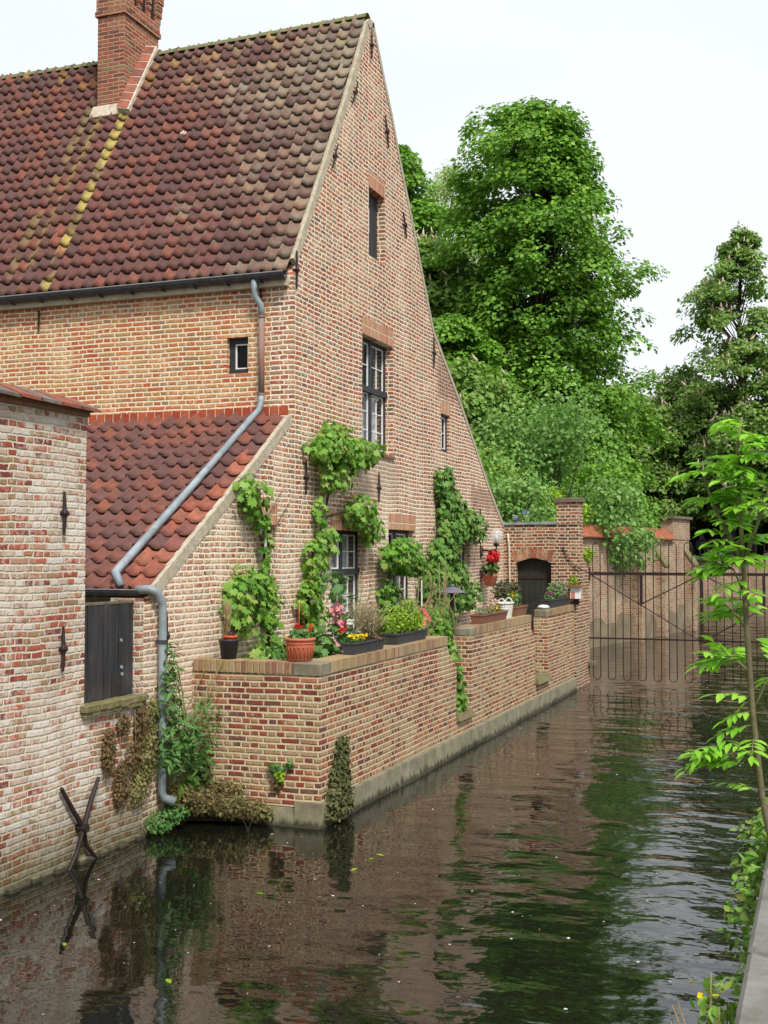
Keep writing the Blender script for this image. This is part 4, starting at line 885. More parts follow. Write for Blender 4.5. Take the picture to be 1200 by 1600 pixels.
vine('tallest darkest green vine, covering the wall right of the middle ground floor window',
     [(.14, 6.15, 4.2, .14, .36, .3, 200), (.16, 6.35, 3.85, .16, .45, .35, 260), (.16, 6.8, 3.75, .14, .4, .3, 150), (.18, 7.4, 3.5, .2, .65, .32, 260), (.18, 8.1, 3.45, .18, .5, .3, 160), (.18, 6.4, 3.3, .2, .6, .4, 300), (.18, 5.95, 2.85, .2, .7, .4, 360), (.18, 5.55, 2.4, .2, .8, .42, 400), (.2, 6.5, 2.4, .22, .9, .45, 420), (.2, 7.3, 2.15, .2, .7, .28, 220), (.2, 6.0, 1.95, .22, .8, .3, 240), (.16, 5.3, 2.1, .14, .4, .3, 110), (.16, 5.3, 1.75, .12, .35, .22, 70)],
     [([(.1, 6.2, 1.0), (.08, 6.1, 1.8), (.08, 6.2, 2.6), (.08, 6.3, 3.4), (.08, 6.2, 4.1)], .04), ([(.08, 6.2, 2.6), (.1, 7.2, 3.3), (.1, 8.1, 3.5)], .022), ([(.08, 6.1, 1.8), (.1, 6.8, 2.2), (.1, 7.5, 2.3)], .02)], 'leaf_vine_dark', 0.125, base=(.1, 6.2, 1))
r = root('ivy', (1.4, 2.6, .5), 'fresh green climber hanging down the first gap in the terrace wall', 'climbing plant')
V, F = leaf_blobs([(1.42, 2.75, .72, .14, .22, .18, 120), (1.40, 2.7, 1.05, .12, .2, .22, 110), (1.36, 2.6, 1.45, .12, .22, .25, 110), (1.25, 2.5, 1.8, .16, .3, .2, 120), (1.05, 2.7, 1.95, .3, .5, .2, 180), (.8, 3.4, 1.95, .3, .6, .2, 160)], T_vine(), .10)
np_mesh('foliage', V, F, M['leaf_vine'], r)
mb = MB(); mb.tube([(1.40, 2.7, .6), (1.38, 2.65, 1.2), (1.25, 2.5, 1.75), (.9, 3.0, 1.9)], [.012, .012, .01, .006], 6); mb.build('stem', M['vinebark'], r, True)

# ------------------------------------------------------------------ pots and planters
ZT = 1.735
def small_plant(parent, blobs, mat, tmpl=None, size=.05, name='foliage', up=.7, tip=(0, 0, .2), tipjit=1.0, label=None):
    V, F = leaf_blobs(blobs, tmpl or T_rhomb(.3), size, up=up, out=(0, 0, 0), tip=tip, tipjit=tipjit)
    o = np_mesh(name, V, F, M[mat], parent)
    if label: o['label'] = label
    return o
def sticks(parent, lines, mat='greenstem', rad=.004, name='stems'):
    m = MB()
    for ln in lines: m.tube(ln, rad, 5)
    return m.build(name, M[mat], parent, True)
# fluted terracotta pot on the corner
px, py = 1.22, -2.42
r = root('flower_pot', (px, py, ZT), 'large fluted terracotta pot of red geraniums on the corner of the terrace wall', 'flower pot', 'pots on the terrace wall')
mb = MB(); mb.lathe(px, py, [(.105, ZT), (.128, ZT + .012), (.148, ZT + .17), (.152, ZT + .185), (.156, ZT + .22), (.168, ZT + .225), (.17, ZT + .25), (.16, ZT + .252), (.15, ZT + .22)], 40)
pot = mb.build('pot', M['terracotta'], r, True)
mb = MB()
for k in range(20):
    a0 = 2 * math.pi * k / 20; w_ = 0.125
    pts = []
    for i in range(9):
        f = i / 8; aa = a0 + w_ * math.cos(math.pi * f); zz = ZT + 0.13 + 0.028 * math.sin(math.pi * f)
        pts.append((px + .151 * math.cos(aa), py + .151 * math.sin(aa), zz))
    lo = lambda a: (px + .132 * math.cos(a), py + .132 * math.sin(a), ZT + .03)
    mb.tube([lo(a0 + w_)] + pts + [lo(a0 - w_)], .0045, 5)
mb.lathe(px, py, [(.150, ZT + .186), (.159, ZT + .190), (.159, ZT + .196), (.150, ZT + .20)], 40)
mb.build('fluting', M['terracotta'], pot, True)
mb = MB(); mb.lathe(px, py, [(.10, ZT + .2), (.148, ZT + .235), (.05, ZT + .24)], 20); mb.build('soil', M['soil'], r)
small_plant(r, [(px, py, ZT + .29, .13, .13, .06, 170)], 'leaf_weed', T_vine(), .06)
small_plant(r, [(px + .02, py - .05, ZT + .36, .035, .035, .03, 40), (px + .07, py + .02, ZT + .32, .045, .04, .025, 50), (px - .05, py + .03, ZT + .37, .03, .03, .03, 30), (px + .1, py + .08, ZT + .37, .03, .03, .02, 20)], 'fl_red', T_petal(), .028, 'flowers')
sticks(r, [[(px - .02, py, ZT + .2), (px - .01, py, ZT + .62)]], 'orangeplastic', .004, 'plant_label_stick')
# dark plastic pot by the wall
px, py = .36, -2.44
r = root('flower_pot', (px, py, ZT), 'plain black plastic pot holding a small orange pot, against the house wall', 'flower pot', 'pots on the terrace wall')
mb = MB(); mb.lathe(px, py, [(.085, ZT), (.108, ZT + .19), (.117, ZT + .195), (.119, ZT + .215), (.11, ZT + .217), (.10, ZT + .18)], 32); mb.build('pot', M['blackplastic'], r, True)
mb = MB(); mb.lathe(px + .02, py, [(.05, ZT + .18), (.072, ZT + .235), (.077, ZT + .24), (.077, ZT + .255), (.06, ZT + .25), (.02, ZT + .24)], 24); mb.build('inner_pot', M['orangeplastic'], r, True)
small_plant(r, [(px + .03, py, ZT + .28, .05, .04, .03, 40)], 'fl_purple', T_rhomb(.3), .03)
sticks(r, [[(px - .09 + .01 * i, py + .02 * math.sin(i * 2), ZT + .05), (px - .08 + .008 * i, py + .05 + .02 * math.sin(i), ZT + .45), (px - .10 + .012 * i, py + .06, ZT + .62 + .05 * math.sin(i * 3))] for i in range(9)], 'drytwig', .005, 'reed_stakes')
# long troughs
def trough(x, y0, y1, h, w, mat, label, z=ZT, bulge=0.02):
    r = root('planter_box', (x, (y0 + y1) / 2, z), label, 'planter', 'planters on the terrace wall')
    m = MB(); t_ = .012; b_ = bulge
    o0 = [(x - w / 2 + b_, y0 + b_), (x + w / 2 - b_, y0 + b_), (x + w / 2 - b_, y1 - b_), (x - w / 2 + b_, y1 - b_)]
    o1 = [(x - w / 2, y0), (x + w / 2, y0), (x + w / 2, y1), (x - w / 2, y1)]
    o2 = [(x - w / 2 - .01, y0 - .01), (x + w / 2 + .01, y0 - .01), (x + w / 2 + .01, y1 + .01), (x - w / 2 - .01, y1 + .01)]
    o3 = [(x - w / 2 + t_, y0 + t_), (x + w / 2 - t_, y0 + t_), (x + w / 2 - t_, y1 - t_), (x - w / 2 + t_, y1 - t_)]
    m.loft([[(p[0], p[1], zz) for p in o] for o, zz in ((o0, z), (o1, z + h - .025), (o2, z + h - .022), (o2, z + h), (o3, z + h), (o3, z + h - .04))])
    m.build('box', M[mat], r)
    m = MB(); m.box(x - w / 2 + t_ + .002, x + w / 2 - t_ - .002, y0 + t_ + .002, y1 - t_ - .002, z + h - .06, z + h - .02); m.build('soil', M['soil'], r)
    return r
r = trough(1.42, -1.52, -.55, .14, .17, 'planter', 'dark grey trough with yellow pansies and wiry lavender, next to the terracotta pot')
small_plant(r, [(1.40, -1.35, ZT + .17, .08, .16, .05, 120)], 'leaf_weed', None, .04)
small_plant(r, [(1.44, -1.40, ZT + .20, .07, .12, .03, 60), (1.45, -1.18, ZT + .19, .06, .08, .03, 40)], 'fl_yellow', T_petal(), .035, 'flowers', label='yellow pansies')
small_plant(r, [(1.34, -1.28, ZT + .36, .04, .06, .03, 40)], 'fl_white', T_petal(), .03, 'flowers', label='white blossom')
small_plant(r, [(1.34, -1.5, ZT + .28, .03, .04, .03, 30)], 'fl_red', T_petal(), .03, 'flowers', label='red blossom')
rd = random.Random(8); ln = []
for i in range(150):
    a = rd.uniform(0, 6.28); q_ = rd.uniform(.03, .26); yy = -.85 + rd.uniform(-.18, .18); h_ = rd.uniform(.2, .5)
    ln.append([(1.40, yy, ZT + .1), (1.40 + math.cos(a) * q_ * .4, yy + math.sin(a) * q_ * .7, ZT + .1 + h_ * .6), (1.40 + math.cos(a) * q_, yy + math.sin(a) * q_ * 1.5, ZT + .1 + h_)])
sticks(r, ln, 'drytwig', .0025)
small_plant(r, [(1.38, -.85, ZT + .36, .2, .36, .22, 700)], 'leaf_sage', T_lance(.12), .04, tip=(0, 0, 1), label='grey lavender foliage')
small_plant(r, [(1.47, -.72, ZT + .14, .06, .10, .08, 60)], 'leaf_dry', T_lance(.2), .05, tip=(0, 0, -1), label='withered brown leaves')
r = trough(1.36, .05, 1.25, .14, .18, 'planter', 'dark grey trough with a yellow green bushy herb, below the middle window')
small_plant(r, [(1.34, .75, ZT + .30, .2, .32, .20, 700), (1.34, 1.0, ZT + .22, .18, .22, .16, 250), (1.32, .3, ZT + .28, .16, .24, .22, 260), (1.33, .7, ZT + .48, .1, .2, .10, 110)], 'leaf_gold', T_lance(.22), .05, tip=(0, 0, .8))
small_plant(r, [(1.36, .75, ZT + .36, .18, .32, .22, 200)], 'leaf_weed', T_lance(.22), .05, tip=(0, 0, .8))
sticks(r, [[(1.34, .4 + .04 * i, ZT + .1), (1.34 + .05 * math.sin(i * 2.), .4 + .05 * i, ZT + .55)] for i in range(16)], 'greenstem', .003)
Z2 = 1.793
r = trough(1.42, 3.75, 5.35, .15, .2, 'oldclay', 'weathered clay trough with faded low plants, first on the second stretch of terrace wall', Z2, .03)
small_plant(r, [(1.40, 4.5, Z2 + .17, .1, .7, .06, 320)], 'leaf_sage', T_lance(.2), .05, tip=(0, 0, 1))
small_plant(r, [(1.40, 4.6, Z2 + .21, .08, .6, .04, 120)], 'leaf_dry', T_lance(.2), .04, tip=(0, 0, 1))
small_plant(r, [(1.44, 4.9, Z2 + .22, .06, .35, .03, 50)], 'fl_yellow', T_petal(), .03, 'flowers')
r = trough(1.36, 6.15, 7.0, .17, .2, 'oldclay', 'brown clay trough with a small leafy plant, behind the white basket', Z2, .03)
small_plant(r, [(1.34, 6.5, Z2 + .3, .12, .3, .14, 220)], 'leaf_weed', T_rhomb(.3), .06)
small_plant(r, [(1.34, 6.4, Z2 + .36, .08, .2, .08, 30)], 'fl_yellow', T_petal(), .035, 'flowers')
# white basket
px, py = 1.40, 5.62
r = root('basket', (px, py, Z2), 'white wicker basket with handles on the terrace wall, between the clay troughs', 'basket')
mb = MB()
rg = []
for i in range(15):
    f = i / 14; rr_ = (.135 + .05 * f) * (1 + (.018 if i % 2 else -.004)); rg.append([(px + rr_ * .72 * math.cos(a), py + rr_ * 1.5 * math.sin(a) * .9, Z2 + .26 * f) for a in [2 * math.pi * k / 36 for k in range(36)]])
mb.loft(rg, True, False); mb.build('body', M['basketwhite'], r)
mb = MB()
for sy in (-1, 1):
    mb.tube([(px + .06 * math.cos(a) * 1.0, py + sy * .235, Z2 + .25 + .09 * math.sin(a)) for a in [math.pi * k / 10 for k in range(11)]], .012, 6)
rt = [(px + .188 * .72 * math.cos(a), py + .188 * 1.35 * math.sin(a), Z2 + .26) for a in [2 * math.pi * k / 28 for k in range(29)]]; mb.tube(rt, .013, 6)
mb.build('handle', M['basketwhite'], r, True)
mb = MB(); mb.lathe(px, py, [(.12, Z2 + .18), (.16, Z2 + .22), (.02, Z2 + .25)], 20, ax=(.72, 1.3)); mb.build('filling', M['soil'], r)
r = root('potted_shrub', (1.05, 7.0, 1.0), 'dark reddish bush in a pot behind the white basket, in front of the house door', 'shrub')
small_plant(r, [(1.05, 7.0, 2.22, .22, .55, .2, 650)], 'leaf_redpot', T_rhomb(.3), .07)
mb = MB(); mb.lathe(1.05, 7.0, [(.14, 1.0), (.2, 1.5), (.21, 1.52), (.05, 1.5)], 20); mb.build('pot', M['oldclay'], r, True)
sticks(r, [[(1.05, 7.0, 1.5), (1.05 + .1 * math.cos(i), 7 + .3 * math.sin(i * 2.1), 2.2)] for i in range(7)], 'vinebark', .008)
Z3 = 1.825
r = trough(1.40, 8.75, 10.5, .17, .2, 'planter', 'grey green trough of silvery herbs and purple pansies near the gate', Z3, .03)
small_plant(r, [(1.38, 9.9, Z3 + .33, .16, .6, .2, 600)], 'leaf_sage', T_lance(.18), .08, tip=(0, 0, 1))
small_plant(r, [(1.36, 9.6, Z3 + .28, .14, .5, .16, 240)], 'leaf_weed', T_lance(.18), .07, tip=(0, 0, 1))
small_plant(r, [(1.40, 8.95, Z3 + .2, .1, .2, .06, 120)], 'leaf_weed', T_rhomb(.3), .06); small_plant(r, [(1.42, 9.0, Z3 + .26, .08, .2, .05, 60)], 'fl_purple', T_petal(), .05, 'flowers')
r = root('stone_ball', (1.42, 8.45, Z3), 'small white rounded stone on the end of the third stretch of terrace wall', 'stone')
mb = MB(); mb.lathe(1.42, 8.43, [(.05, Z3), (.11, Z3 + .02), (.12, Z3 + .045), (.08, Z3 + .075), (.02, Z3 + .085)], 16, ax=(1, 1.3)); mb.build('stone', M['basketwhite'], r, True)
# bird house on the wall beside the gate
r = root('bird_house', (1.68, 10.75, 2.05), 'little white and brown bird house beside the gate end of the terrace wall', 'bird house')
mb = MB(); mb.box(1.50, 1.72, 10.60, 10.78, 1.95, 2.20); mb.build('body', M['white'], r)
mb = MB(); mb.box(1.46, 1.76, 10.52, 10.80, 2.202, 2.235); mb.build('roof', M['oldclay'], r)
mb = MB(); mb.box(1.52, 1.60, 10.594, 10.60, 1.96, 2.10); mb.box(1.721, 1.728, 10.64, 10.70, 1.97, 2.14); mb.build('opening', M['redpaint'], r)
mb = MB(); mb.box(1.55, 1.66, 10.70, 10.76, 1.821, 1.95); mb.build('bracket', M['iron'], r)
r = root('potted_shrub', (1.3, 10.6, 1.82), 'pale green tuft sprouting behind the bird house', 'shrub')
small_plant(r, [(1.55, 10.7, 2.32, .12, .15, .1, 140)], 'leaf_gold', T_lance(.2), .06, tip=(0, 0, 1)); sticks(r, [[(1.5, 10.72, 1.9), (1.55, 10.7, 2.3)]], 'greenstem', .006)
# wall lantern with globe, hanging geranium
r = root('wall_lamp', (.02, 8.95, 3.0), 'black bracket wall lamp with a round glass globe above the house door', 'lamp')
mb = MB(); mb.tube([(0.0, 8.95, 2.85), (.03, 8.95, 2.85), (.03, 8.95, 3.05)], .03, 8); mb.tube([(.03, 8.95, 2.98), (.2, 8.95, 2.95), (.34, 8.95, 2.98), (.34, 8.95, 3.06)], .018, 8); mb.lathe(.34, 8.95, [(.045, 3.05), (.06, 3.09), (.05, 3.11)], 12); mb.build('bracket', M['iron'], r, True)
mb = MB(); mb.lathe(.34, 8.95, [(.05, 3.11), (.12, 3.16), (.155, 3.25), (.12, 3.35), (.05, 3.40), (.01, 3.405)], 20); mb.build('globe', M['globe'], r, True)
mb = MB(); mb.lathe(.34, 8.95, [(.03, 3.11), (.035, 3.24), (.01, 3.28)], 12); mb.build('bulb', M['lampglass'], r, True)
r = root('hanging_pot', (.2, 9.0, 2.4), 'terracotta pot of bright red geraniums hung on the wall beside the house door', 'flower pot')
mb = MB(); mb.lathe(.2, 9.0, [(.08, 2.24), (.10, 2.25), (.15, 2.44), (.16, 2.45), (.16, 2.48), (.13, 2.47)], 24); mb.build('pot', M['terracotta'], r, True)
mb = MB(); mb.tube([(0, 9.0, 2.42), (.06, 9.0, 2.44)], .012, 6); mb.build('hook', M['iron'], r)
small_plant(r, [(.2, 9.0, 2.58, .17, .22, .12, 240)], 'leaf_redpot', T_vine(), .07); small_plant(r, [(.22, 9.0, 2.62, .16, .2, .10, 140)], 'leaf_vine_dark', T_vine(), .07)
small_plant(r, [(.24, 9.05, 2.86, .13, .2, .09, 130), (.26, 8.9, 2.78, .1, .12, .06, 60)], 'fl_red', T_petal(), .07, 'flowers')
# bird feeder, garden windmill, canes, small wooden tub
r = root('bird_feeder', (1.0, 4.4, 1.0), 'purple grey roofed bird feeder on a pole in front of the tall vine', 'bird feeder')
fx, fy = .95, 4.0
mb = MB(); mb.tube([(fx, fy, .98), (fx, fy, 1.95)], .014, 6); mb.build('pole', M['iron'], r)
mb = MB(); mb.lathe(fx, fy, [(.10, 1.95), (.11, 1.97), (.11, 1.985), (.02, 1.985)], 12); mb.lathe(fx, fy, [(.035, 1.985), (.035, 2.28), (.01, 2.29)], 10); mb.build('body', M['iron'], r)
mb = MB(); mb.lathe(fx, fy, [(.235, 2.27), (.24, 2.28), (.06, 2.36), (.02, 2.365)], 8); mb.lathe(fx, fy, [(.03, 2.36), (.035, 2.39), (.01, 2.41)], 8); mb.build('roof', plain('slate purple paint', rgb(112, 104, 124), .5), r)
r = root('garden_ornament', (1.2, 2.4, 1.0), 'faded red windmill ornament on a thin white stake by the tall dark vine', 'ornament')
ox, oy = 1.20, 1.75
mb = MB(); mb.tube([(ox, oy, .98), (ox, oy, 2.52)], .010, 6); mb.build('stake', M['white'], r)
mb = MB()
for k in range(4):
    a = k * math.pi / 2 + .9; c_, s_ = math.cos(a), math.sin(a); p0 = Vector((ox + .03, oy, 2.05)); u = Vector((0.1, c_, s_)); w2 = Vector((0.25, -s_, c_))
    mb.hexa([p0 - w2 * .01, p0 + u * .22, p0 + u * .26 + w2 * .07, p0 + w2 * .06] + [q_ + Vector((.006, 0, 0)) for q_ in (p0 - w2 * .01, p0 + u * .22, p0 + u * .26 + w2 * .07, p0 + w2 * .06)])
mb.tube([(ox, oy, 2.05), (ox + .06, oy, 2.05)], .02, 8); mb.build('sails', M['redpaint'], r)
mb = MB(); mb.box(ox - .06, ox + .03, oy - .07, oy + .09, 2.06, 2.12); mb.build('tail_box', M['redpaint'], r)
r = root('plant_canes', (1.15, 2.0, 1.0), 'bundle of thin pale bent canes standing in front of the tall dark vine', 'canes')
rd = random.Random(3)
sticks(r, [[(1.05 + rd.uniform(-.15, .25), 2.0 + rd.uniform(-.5, 1.2), 1.0), (1.1 + rd.uniform(-.15, .25), 2.1 + rd.uniform(-.6, 1.2), 1.9), (1.1 + rd.uniform(-.2, .25), 2.1 + rd.uniform(-.7, 1.4), 2.3 + rd.uniform(-.1, .5))] for i in range(16)], 'drytwig', .006, 'cane')
r = root('climbing_rose', (1.0, -.9, 1.0), 'tall hollyhock-like rose with pink blossoms growing before the left large window', 'rose')
rd = random.Random(13)
sticks(r, [[(1.0, -1.0 + .1 * i, .98), (1.02 + rd.uniform(-.1, .1), -1.0 + .1 * i + rd.uniform(-.1, .1), 1.7), (1.05 + rd.uniform(-.15, .15), -1.1 + .14 * i + rd.uniform(-.1, .1), 2.2 + rd.uniform(-.1, .5))] for i in range(8)], 'greenstem', .007)
small_plant(r, [(1.05, -1.1, 1.85, .12, .2, .3, 70), (1.05, -.55, 1.95, .10, .12, .45, 70), (1.1, -.45, 1.65, .15, .25, .25, 110), (1.0, -.9, 2.5, .1, .25, .2, 40), (1.1, -1.6, 1.8, .15, .3, .2, 70), (1.15, -.3, 1.5, .15, .3, .2, 80)], 'leaf_weed', T_vine(), .11)
small_plant(r, [(1.12, -1.15, 2.2, .06, .09, .08, 40), (1.12, -1.05, 2.05, .06, .1, .05, 36), (1.1, -1.3, 1.85, .05, .08, .05, 24), (1.12, -1.0, 1.75, .05, .07, .06, 24)], 'fl_pink', T_petal(), .07, 'flowers', label='pink blossoms')
small_plant(r, [(1.15, -.7, 1.9, .05, .2, .08, 24)], 'fl_white', T_petal(), .05, 'flowers', label='white blossoms')
r = root('low_shrub', (.9, .5, 1.0), 'soft green leafy plants standing on the terrace behind the grey troughs', 'shrub')
small_plant(r, [(.85, -.6, 1.4, .3, .4, .25, 140), (.8, .6, 1.4, .3, .6, .3, 250), (.8, 1.9, 1.5, .3, .4, .35, 200), (.75, -1.9, 1.5, .3, .5, .35, 260)], 'leaf_weed', T_vine(), .09)
sticks(r, [[(.85, -2 + .4 * i, 1.0), (.85, -2 + .4 * i, 1.6)] for i in range(11)], 'greenstem', .008)
r = root('tree_stump', (.18, 5.3, 1.0), 'grey gnarled vine trunk leaning against the wall under the tall dark vine', 'trunk')
mb = MB(); mb.tube([(.30, 5.6, .98), (.22, 5.4, 1.4), (.16, 5.15, 1.9), (.14, 5.1, 2.1)], [.16, .13, .09, .06], 10); mb.build('trunk', M['wood'], r, True)

# ------------------------------------------------------------------ weeds by the water
r = root('buddleia', (.2, -3.2, .9), 'tall green weed with lance shaped leaves growing around the lower downpipe', 'weed')
bl = [(.15, -3.35, 1.75, .08, .10, .25, 60), (.15, -3.36, 1.4, .12, .16, .3, 160), (.2, -3.25, 1.0, .2, .3, .25, 260), (.22, -2.95, .85, .2, .28, .28, 260), (.2, -3.4, .8, .14, .2, .2, 120), (.25, -2.75, 1.15, .15, .3, .2, 70), (.2, -2.85, .55, .16, .2, .25, 120)]
bl = [b_[:6] + (int(b_[6] * 0.95),) for b_ in bl]; V, F = leaf_blobs(bl, T_lance(.15), .105, up=.5, out=(.4, 0, 0), tip=(.4, .5, -.4), tipjit=.9); np_mesh('foliage', V, F, M['leaf_weed'], r)
rd = random.Random(21)
sticks(r, [[(.05, -3.3, .3), (.12 + rd.uniform(0, .1), -3.35 + rd.uniform(-.1, .5), .9), (.2 + rd.uniform(-.05, .2), -3.35 + rd.uniform(-.15, .8), 1.1 + rd.uniform(0, .8))] for i in range(12)], 'greenstem', .007)
r = root('fern', (.15, -3.0, .5), 'small bright green fern beside the foot of the downpipe', 'fern')
ps = []; rd = random.Random(2)
for i in range(9):
    a = -1.4 + i * .35; L_ = rd.uniform(.26, .38); d = Vector((.55, math.sin(a), .45 + .4 * math.cos(a))).normalized()
    P = []; 
    for k in range(18):
        f = k / 17; p = Vector((.08, -3.0, .42)) + d * L_ * f + Vector((0, 0, -.28 * f * f)); P.append(p)
    for k in range(1, 18):
        t_ = (P[k] - P[k - 1]).normalized(); s_ = t_.cross(Vector((1, 0, .3))).normalized(); w_ = .075 * math.sin(math.pi * min(1, .15 + k / 19))
        for sg in (1, -1):
            V0 = np.array([P[k], P[k] + s_ * sg * w_ + t_ * .018, P[k] + t_ * .018]); ps.append((V0, np.array([[0, 1, 2]])))
V, F = join(ps); np_mesh('fronds', V, F, M['leaf_vine'], r)
r = root('dry_creeper', (.06, -4.0, 1.0), 'brown withered creeper hanging below the shutter sill', 'creeper')
V, F = leaf_blobs([(.05, -4.30, .98, .05, .11, .26, 700), (.05, -4.05, 1.2, .05, .10, .12, 240), (.05, -4.08, .62, .05, .12, .26, 560), (.05, -3.72, 1.15, .06, .13, .28, 700), (.05, -3.85, .85, .05, .18, .2, 400)], T_lance(.4), .03, up=.2, out=(.8, 0, 0)); V[:, 0] = np.maximum(V[:, 0], .008)
o = np_mesh('foliage', V, F, M['leaf_dry'], r)
V, F = leaf_blobs([(.05, -3.60, .85, .07, .2, .3, 700), (.05, -3.75, .55, .06, .22, .22, 350), (.05, -3.5, 1.25, .05, .1, .2, 200)], T_lance(.4), .035, up=.2, out=(.8, 0, 0)); V[:, 0] = np.maximum(V[:, 0], .008)
np_mesh('foliage', V, F, leaf_mat('olive creeper leaves', [G(96, 104, 54), G(120, 126, 70), G(138, 130, 86)], .2, .1), r, )['label'] = 'olive green part of the creeper'
sticks(r, [[(.04, -4.2 + .12 * i, 1.38), (.05, -4.25 + .14 * i, 1.0), (.04, -4.1 + .1 * i, .5)] for i in range(6)], 'drytwig', .004)
r = root('ledge_brush', (.4, -2.6, .15), 'matted brown and olive brush overhanging the water between the two walls', 'brush')
V, F = leaf_blobs([(.25, -2.85, .24, .25, .2, .14, 1100), (.55, -2.80, .20, .25, .16, .12, 1000), (.1, -3.05, .32, .16, .18, .15, 600), (.85, -2.74, .15, .22, .10, .10, 500), (.4, -2.72, .36, .3, .10, .10, 400), (.15, -2.7, .5, .12, .1, .14, 200)], T_lance(.3), .05, up=.3, out=(.3, -.4, 0), tipjit=1)
np_mesh('foliage', V, F, leaf_mat('brush', [G(116, 104, 64), G(136, 118, 78), G(94, 96, 50), G(120, 120, 76)], .2, .1), r)
rd = random.Random(31); ln = []
for i in range(70):
    p = Vector((rd.uniform(0, .9), rd.uniform(-3.1, -2.65), rd.uniform(.15, .4))); ln.append([p, p + Vector((rd.uniform(-.15, .2), rd.uniform(-.2, .05), rd.uniform(-.05, .15))), p + Vector((rd.uniform(-.2, .3), rd.uniform(-.3, .0), rd.uniform(-.22, .15)))])
sticks(r, ln, 'vinebark', .0025, 'twigs')
mb = MB(); mb.loft([[(x, -2.60, .0), (x, -2.95 + .3 * x, .03), (x, -2.9 + .3 * x, .10), (x, -2.6, .16)] for x in (-.1, .3, .7, 1.0)]); mb.build('soil', M['soil'], r)
r = root('water_weed', (.1, -3.35, .1), 'bright green low weed at the waterline under the downpipe outlet', 'weed')
V, F = leaf_blobs([(.12, -3.45, .14, .14, .22, .12, 500), (.15, -3.2, .18, .14, .15, .1, 260)], T_rhomb(.35), .04, up=.6, out=(.4, 0, 0)); np_mesh('foliage', V, F, M['leaf_weed'], r)
r = root('wall_plant', (1.6, -2.3, .3), 'grey green conical plant growing out of the corner of the terrace wall above the water', 'plant')
bl = [(1.60, -2.25 + .02 * k, .12 + .1 * k, .11 * (1 - k * .08), .40 * (1 - k * .10), .09, 460 - 42 * k) for k in range(8)]
V, F = leaf_blobs(bl, T_lance(.35), .045, up=.4, out=(.5, -.1, 0), tip=(.3, 0, .2), tipjit=1); V[:, 0] = np.maximum(V[:, 0], 1.546)
np_mesh('foliage', V, F, leaf_mat('wall plant', [G(76, 88, 52), G(100, 104, 66), G(118, 108, 76), G(70, 80, 44)], .2, .1), r)
sticks(r, [[(1.55, -2.2, .3 + .03 * i), (1.62, -2.3 + .03 * i, .3 + .05 * i)] for i in range(8)], 'drytwig', .004)
r = root('wall_plant', (1.0, -2.65, .6), 'tiny yellow and green plant rooted in the end face of the terrace wall', 'plant')
V, F = leaf_blobs([(1.04, -2.66, .62, .10, .04, .06, 60), (1.20, -2.66, .66, .06, .04, .05, 30)], T_vine(), .045, up=.3, out=(0, -1, 0)); np_mesh('foliage', V, F, M['leaf_weed'], r)
V, F = leaf_blobs([(1.09, -2.67, .54, .06, .03, .09, 60)], T_vine(), .04, up=.3, out=(0, -1, 0)); np_mesh('foliage', V, F, M['leaf_gold'], r)['label'] = 'yellow leaves'
V, F = leaf_blobs([(1.05, -2.64, .43, .07, .03, .06, 90)], T_lance(.3), .04, up=.0, out=(0, -1, 0)); np_mesh('foliage', V, F, M['leaf_dry'], r)['label'] = 'dead brown leaves'

# flowering weeds under the right bank coping
r = root('bank_flowers', (6.2, -9, .6), 'leafy weeds with small yellow flowers under the quay coping, bottom right', 'weeds')
bl = [(6.20, -7.7, 1.0, .12, .35, .30, 220), (6.25, -8.5, .95, .07, .3, .22, 80), (6.19, -9.3, 1.05, .10, .2, .2, 200), (6.19, -9.5, .85, .09, .16, .18, 160), (6.24, -10.1, .95, .06, .1, .10, 90), (6.2, -6.9, 1.1, .14, .4, .3, 300), (6.24, -6.2, 1.1, .12, .4, .25, 200)]
V, F = leaf_blobs(bl, T_lance(.3), .05, up=.5, out=(-.3, 0, 0), tip=(-.2, 0, .4), tipjit=1); V[:, 0] = np.where((V[:, 0] > 6.3) & (V[:, 2] < 1.36), 6.29, V[:, 0]); np_mesh('foliage', V, F, M['leaf_vine'], r)
V, F = leaf_blobs([(6.17, -9.4, 1.22, .08, .2, .04, 5), (6.24, -7.4, 1.4, .06, .3, .05, 4)], T_petal(), .03, up=.5, out=(-.3, 0, 0)); np_mesh('flowers', V, F, M['fl_yellow'], r)
rd = random.Random(17)
sticks(r, [[(6.32, -10.3 + .09 * i, .4), (6.2 + rd.uniform(-.05, .05), -10.3 + .09 * i, .8), (6.12 + rd.uniform(-.1, .1), -10.3 + .09 * i + rd.uniform(-.1, .1), 1.0 + rd.uniform(0, .3))] for i in range(14)], 'drytwig', .003)

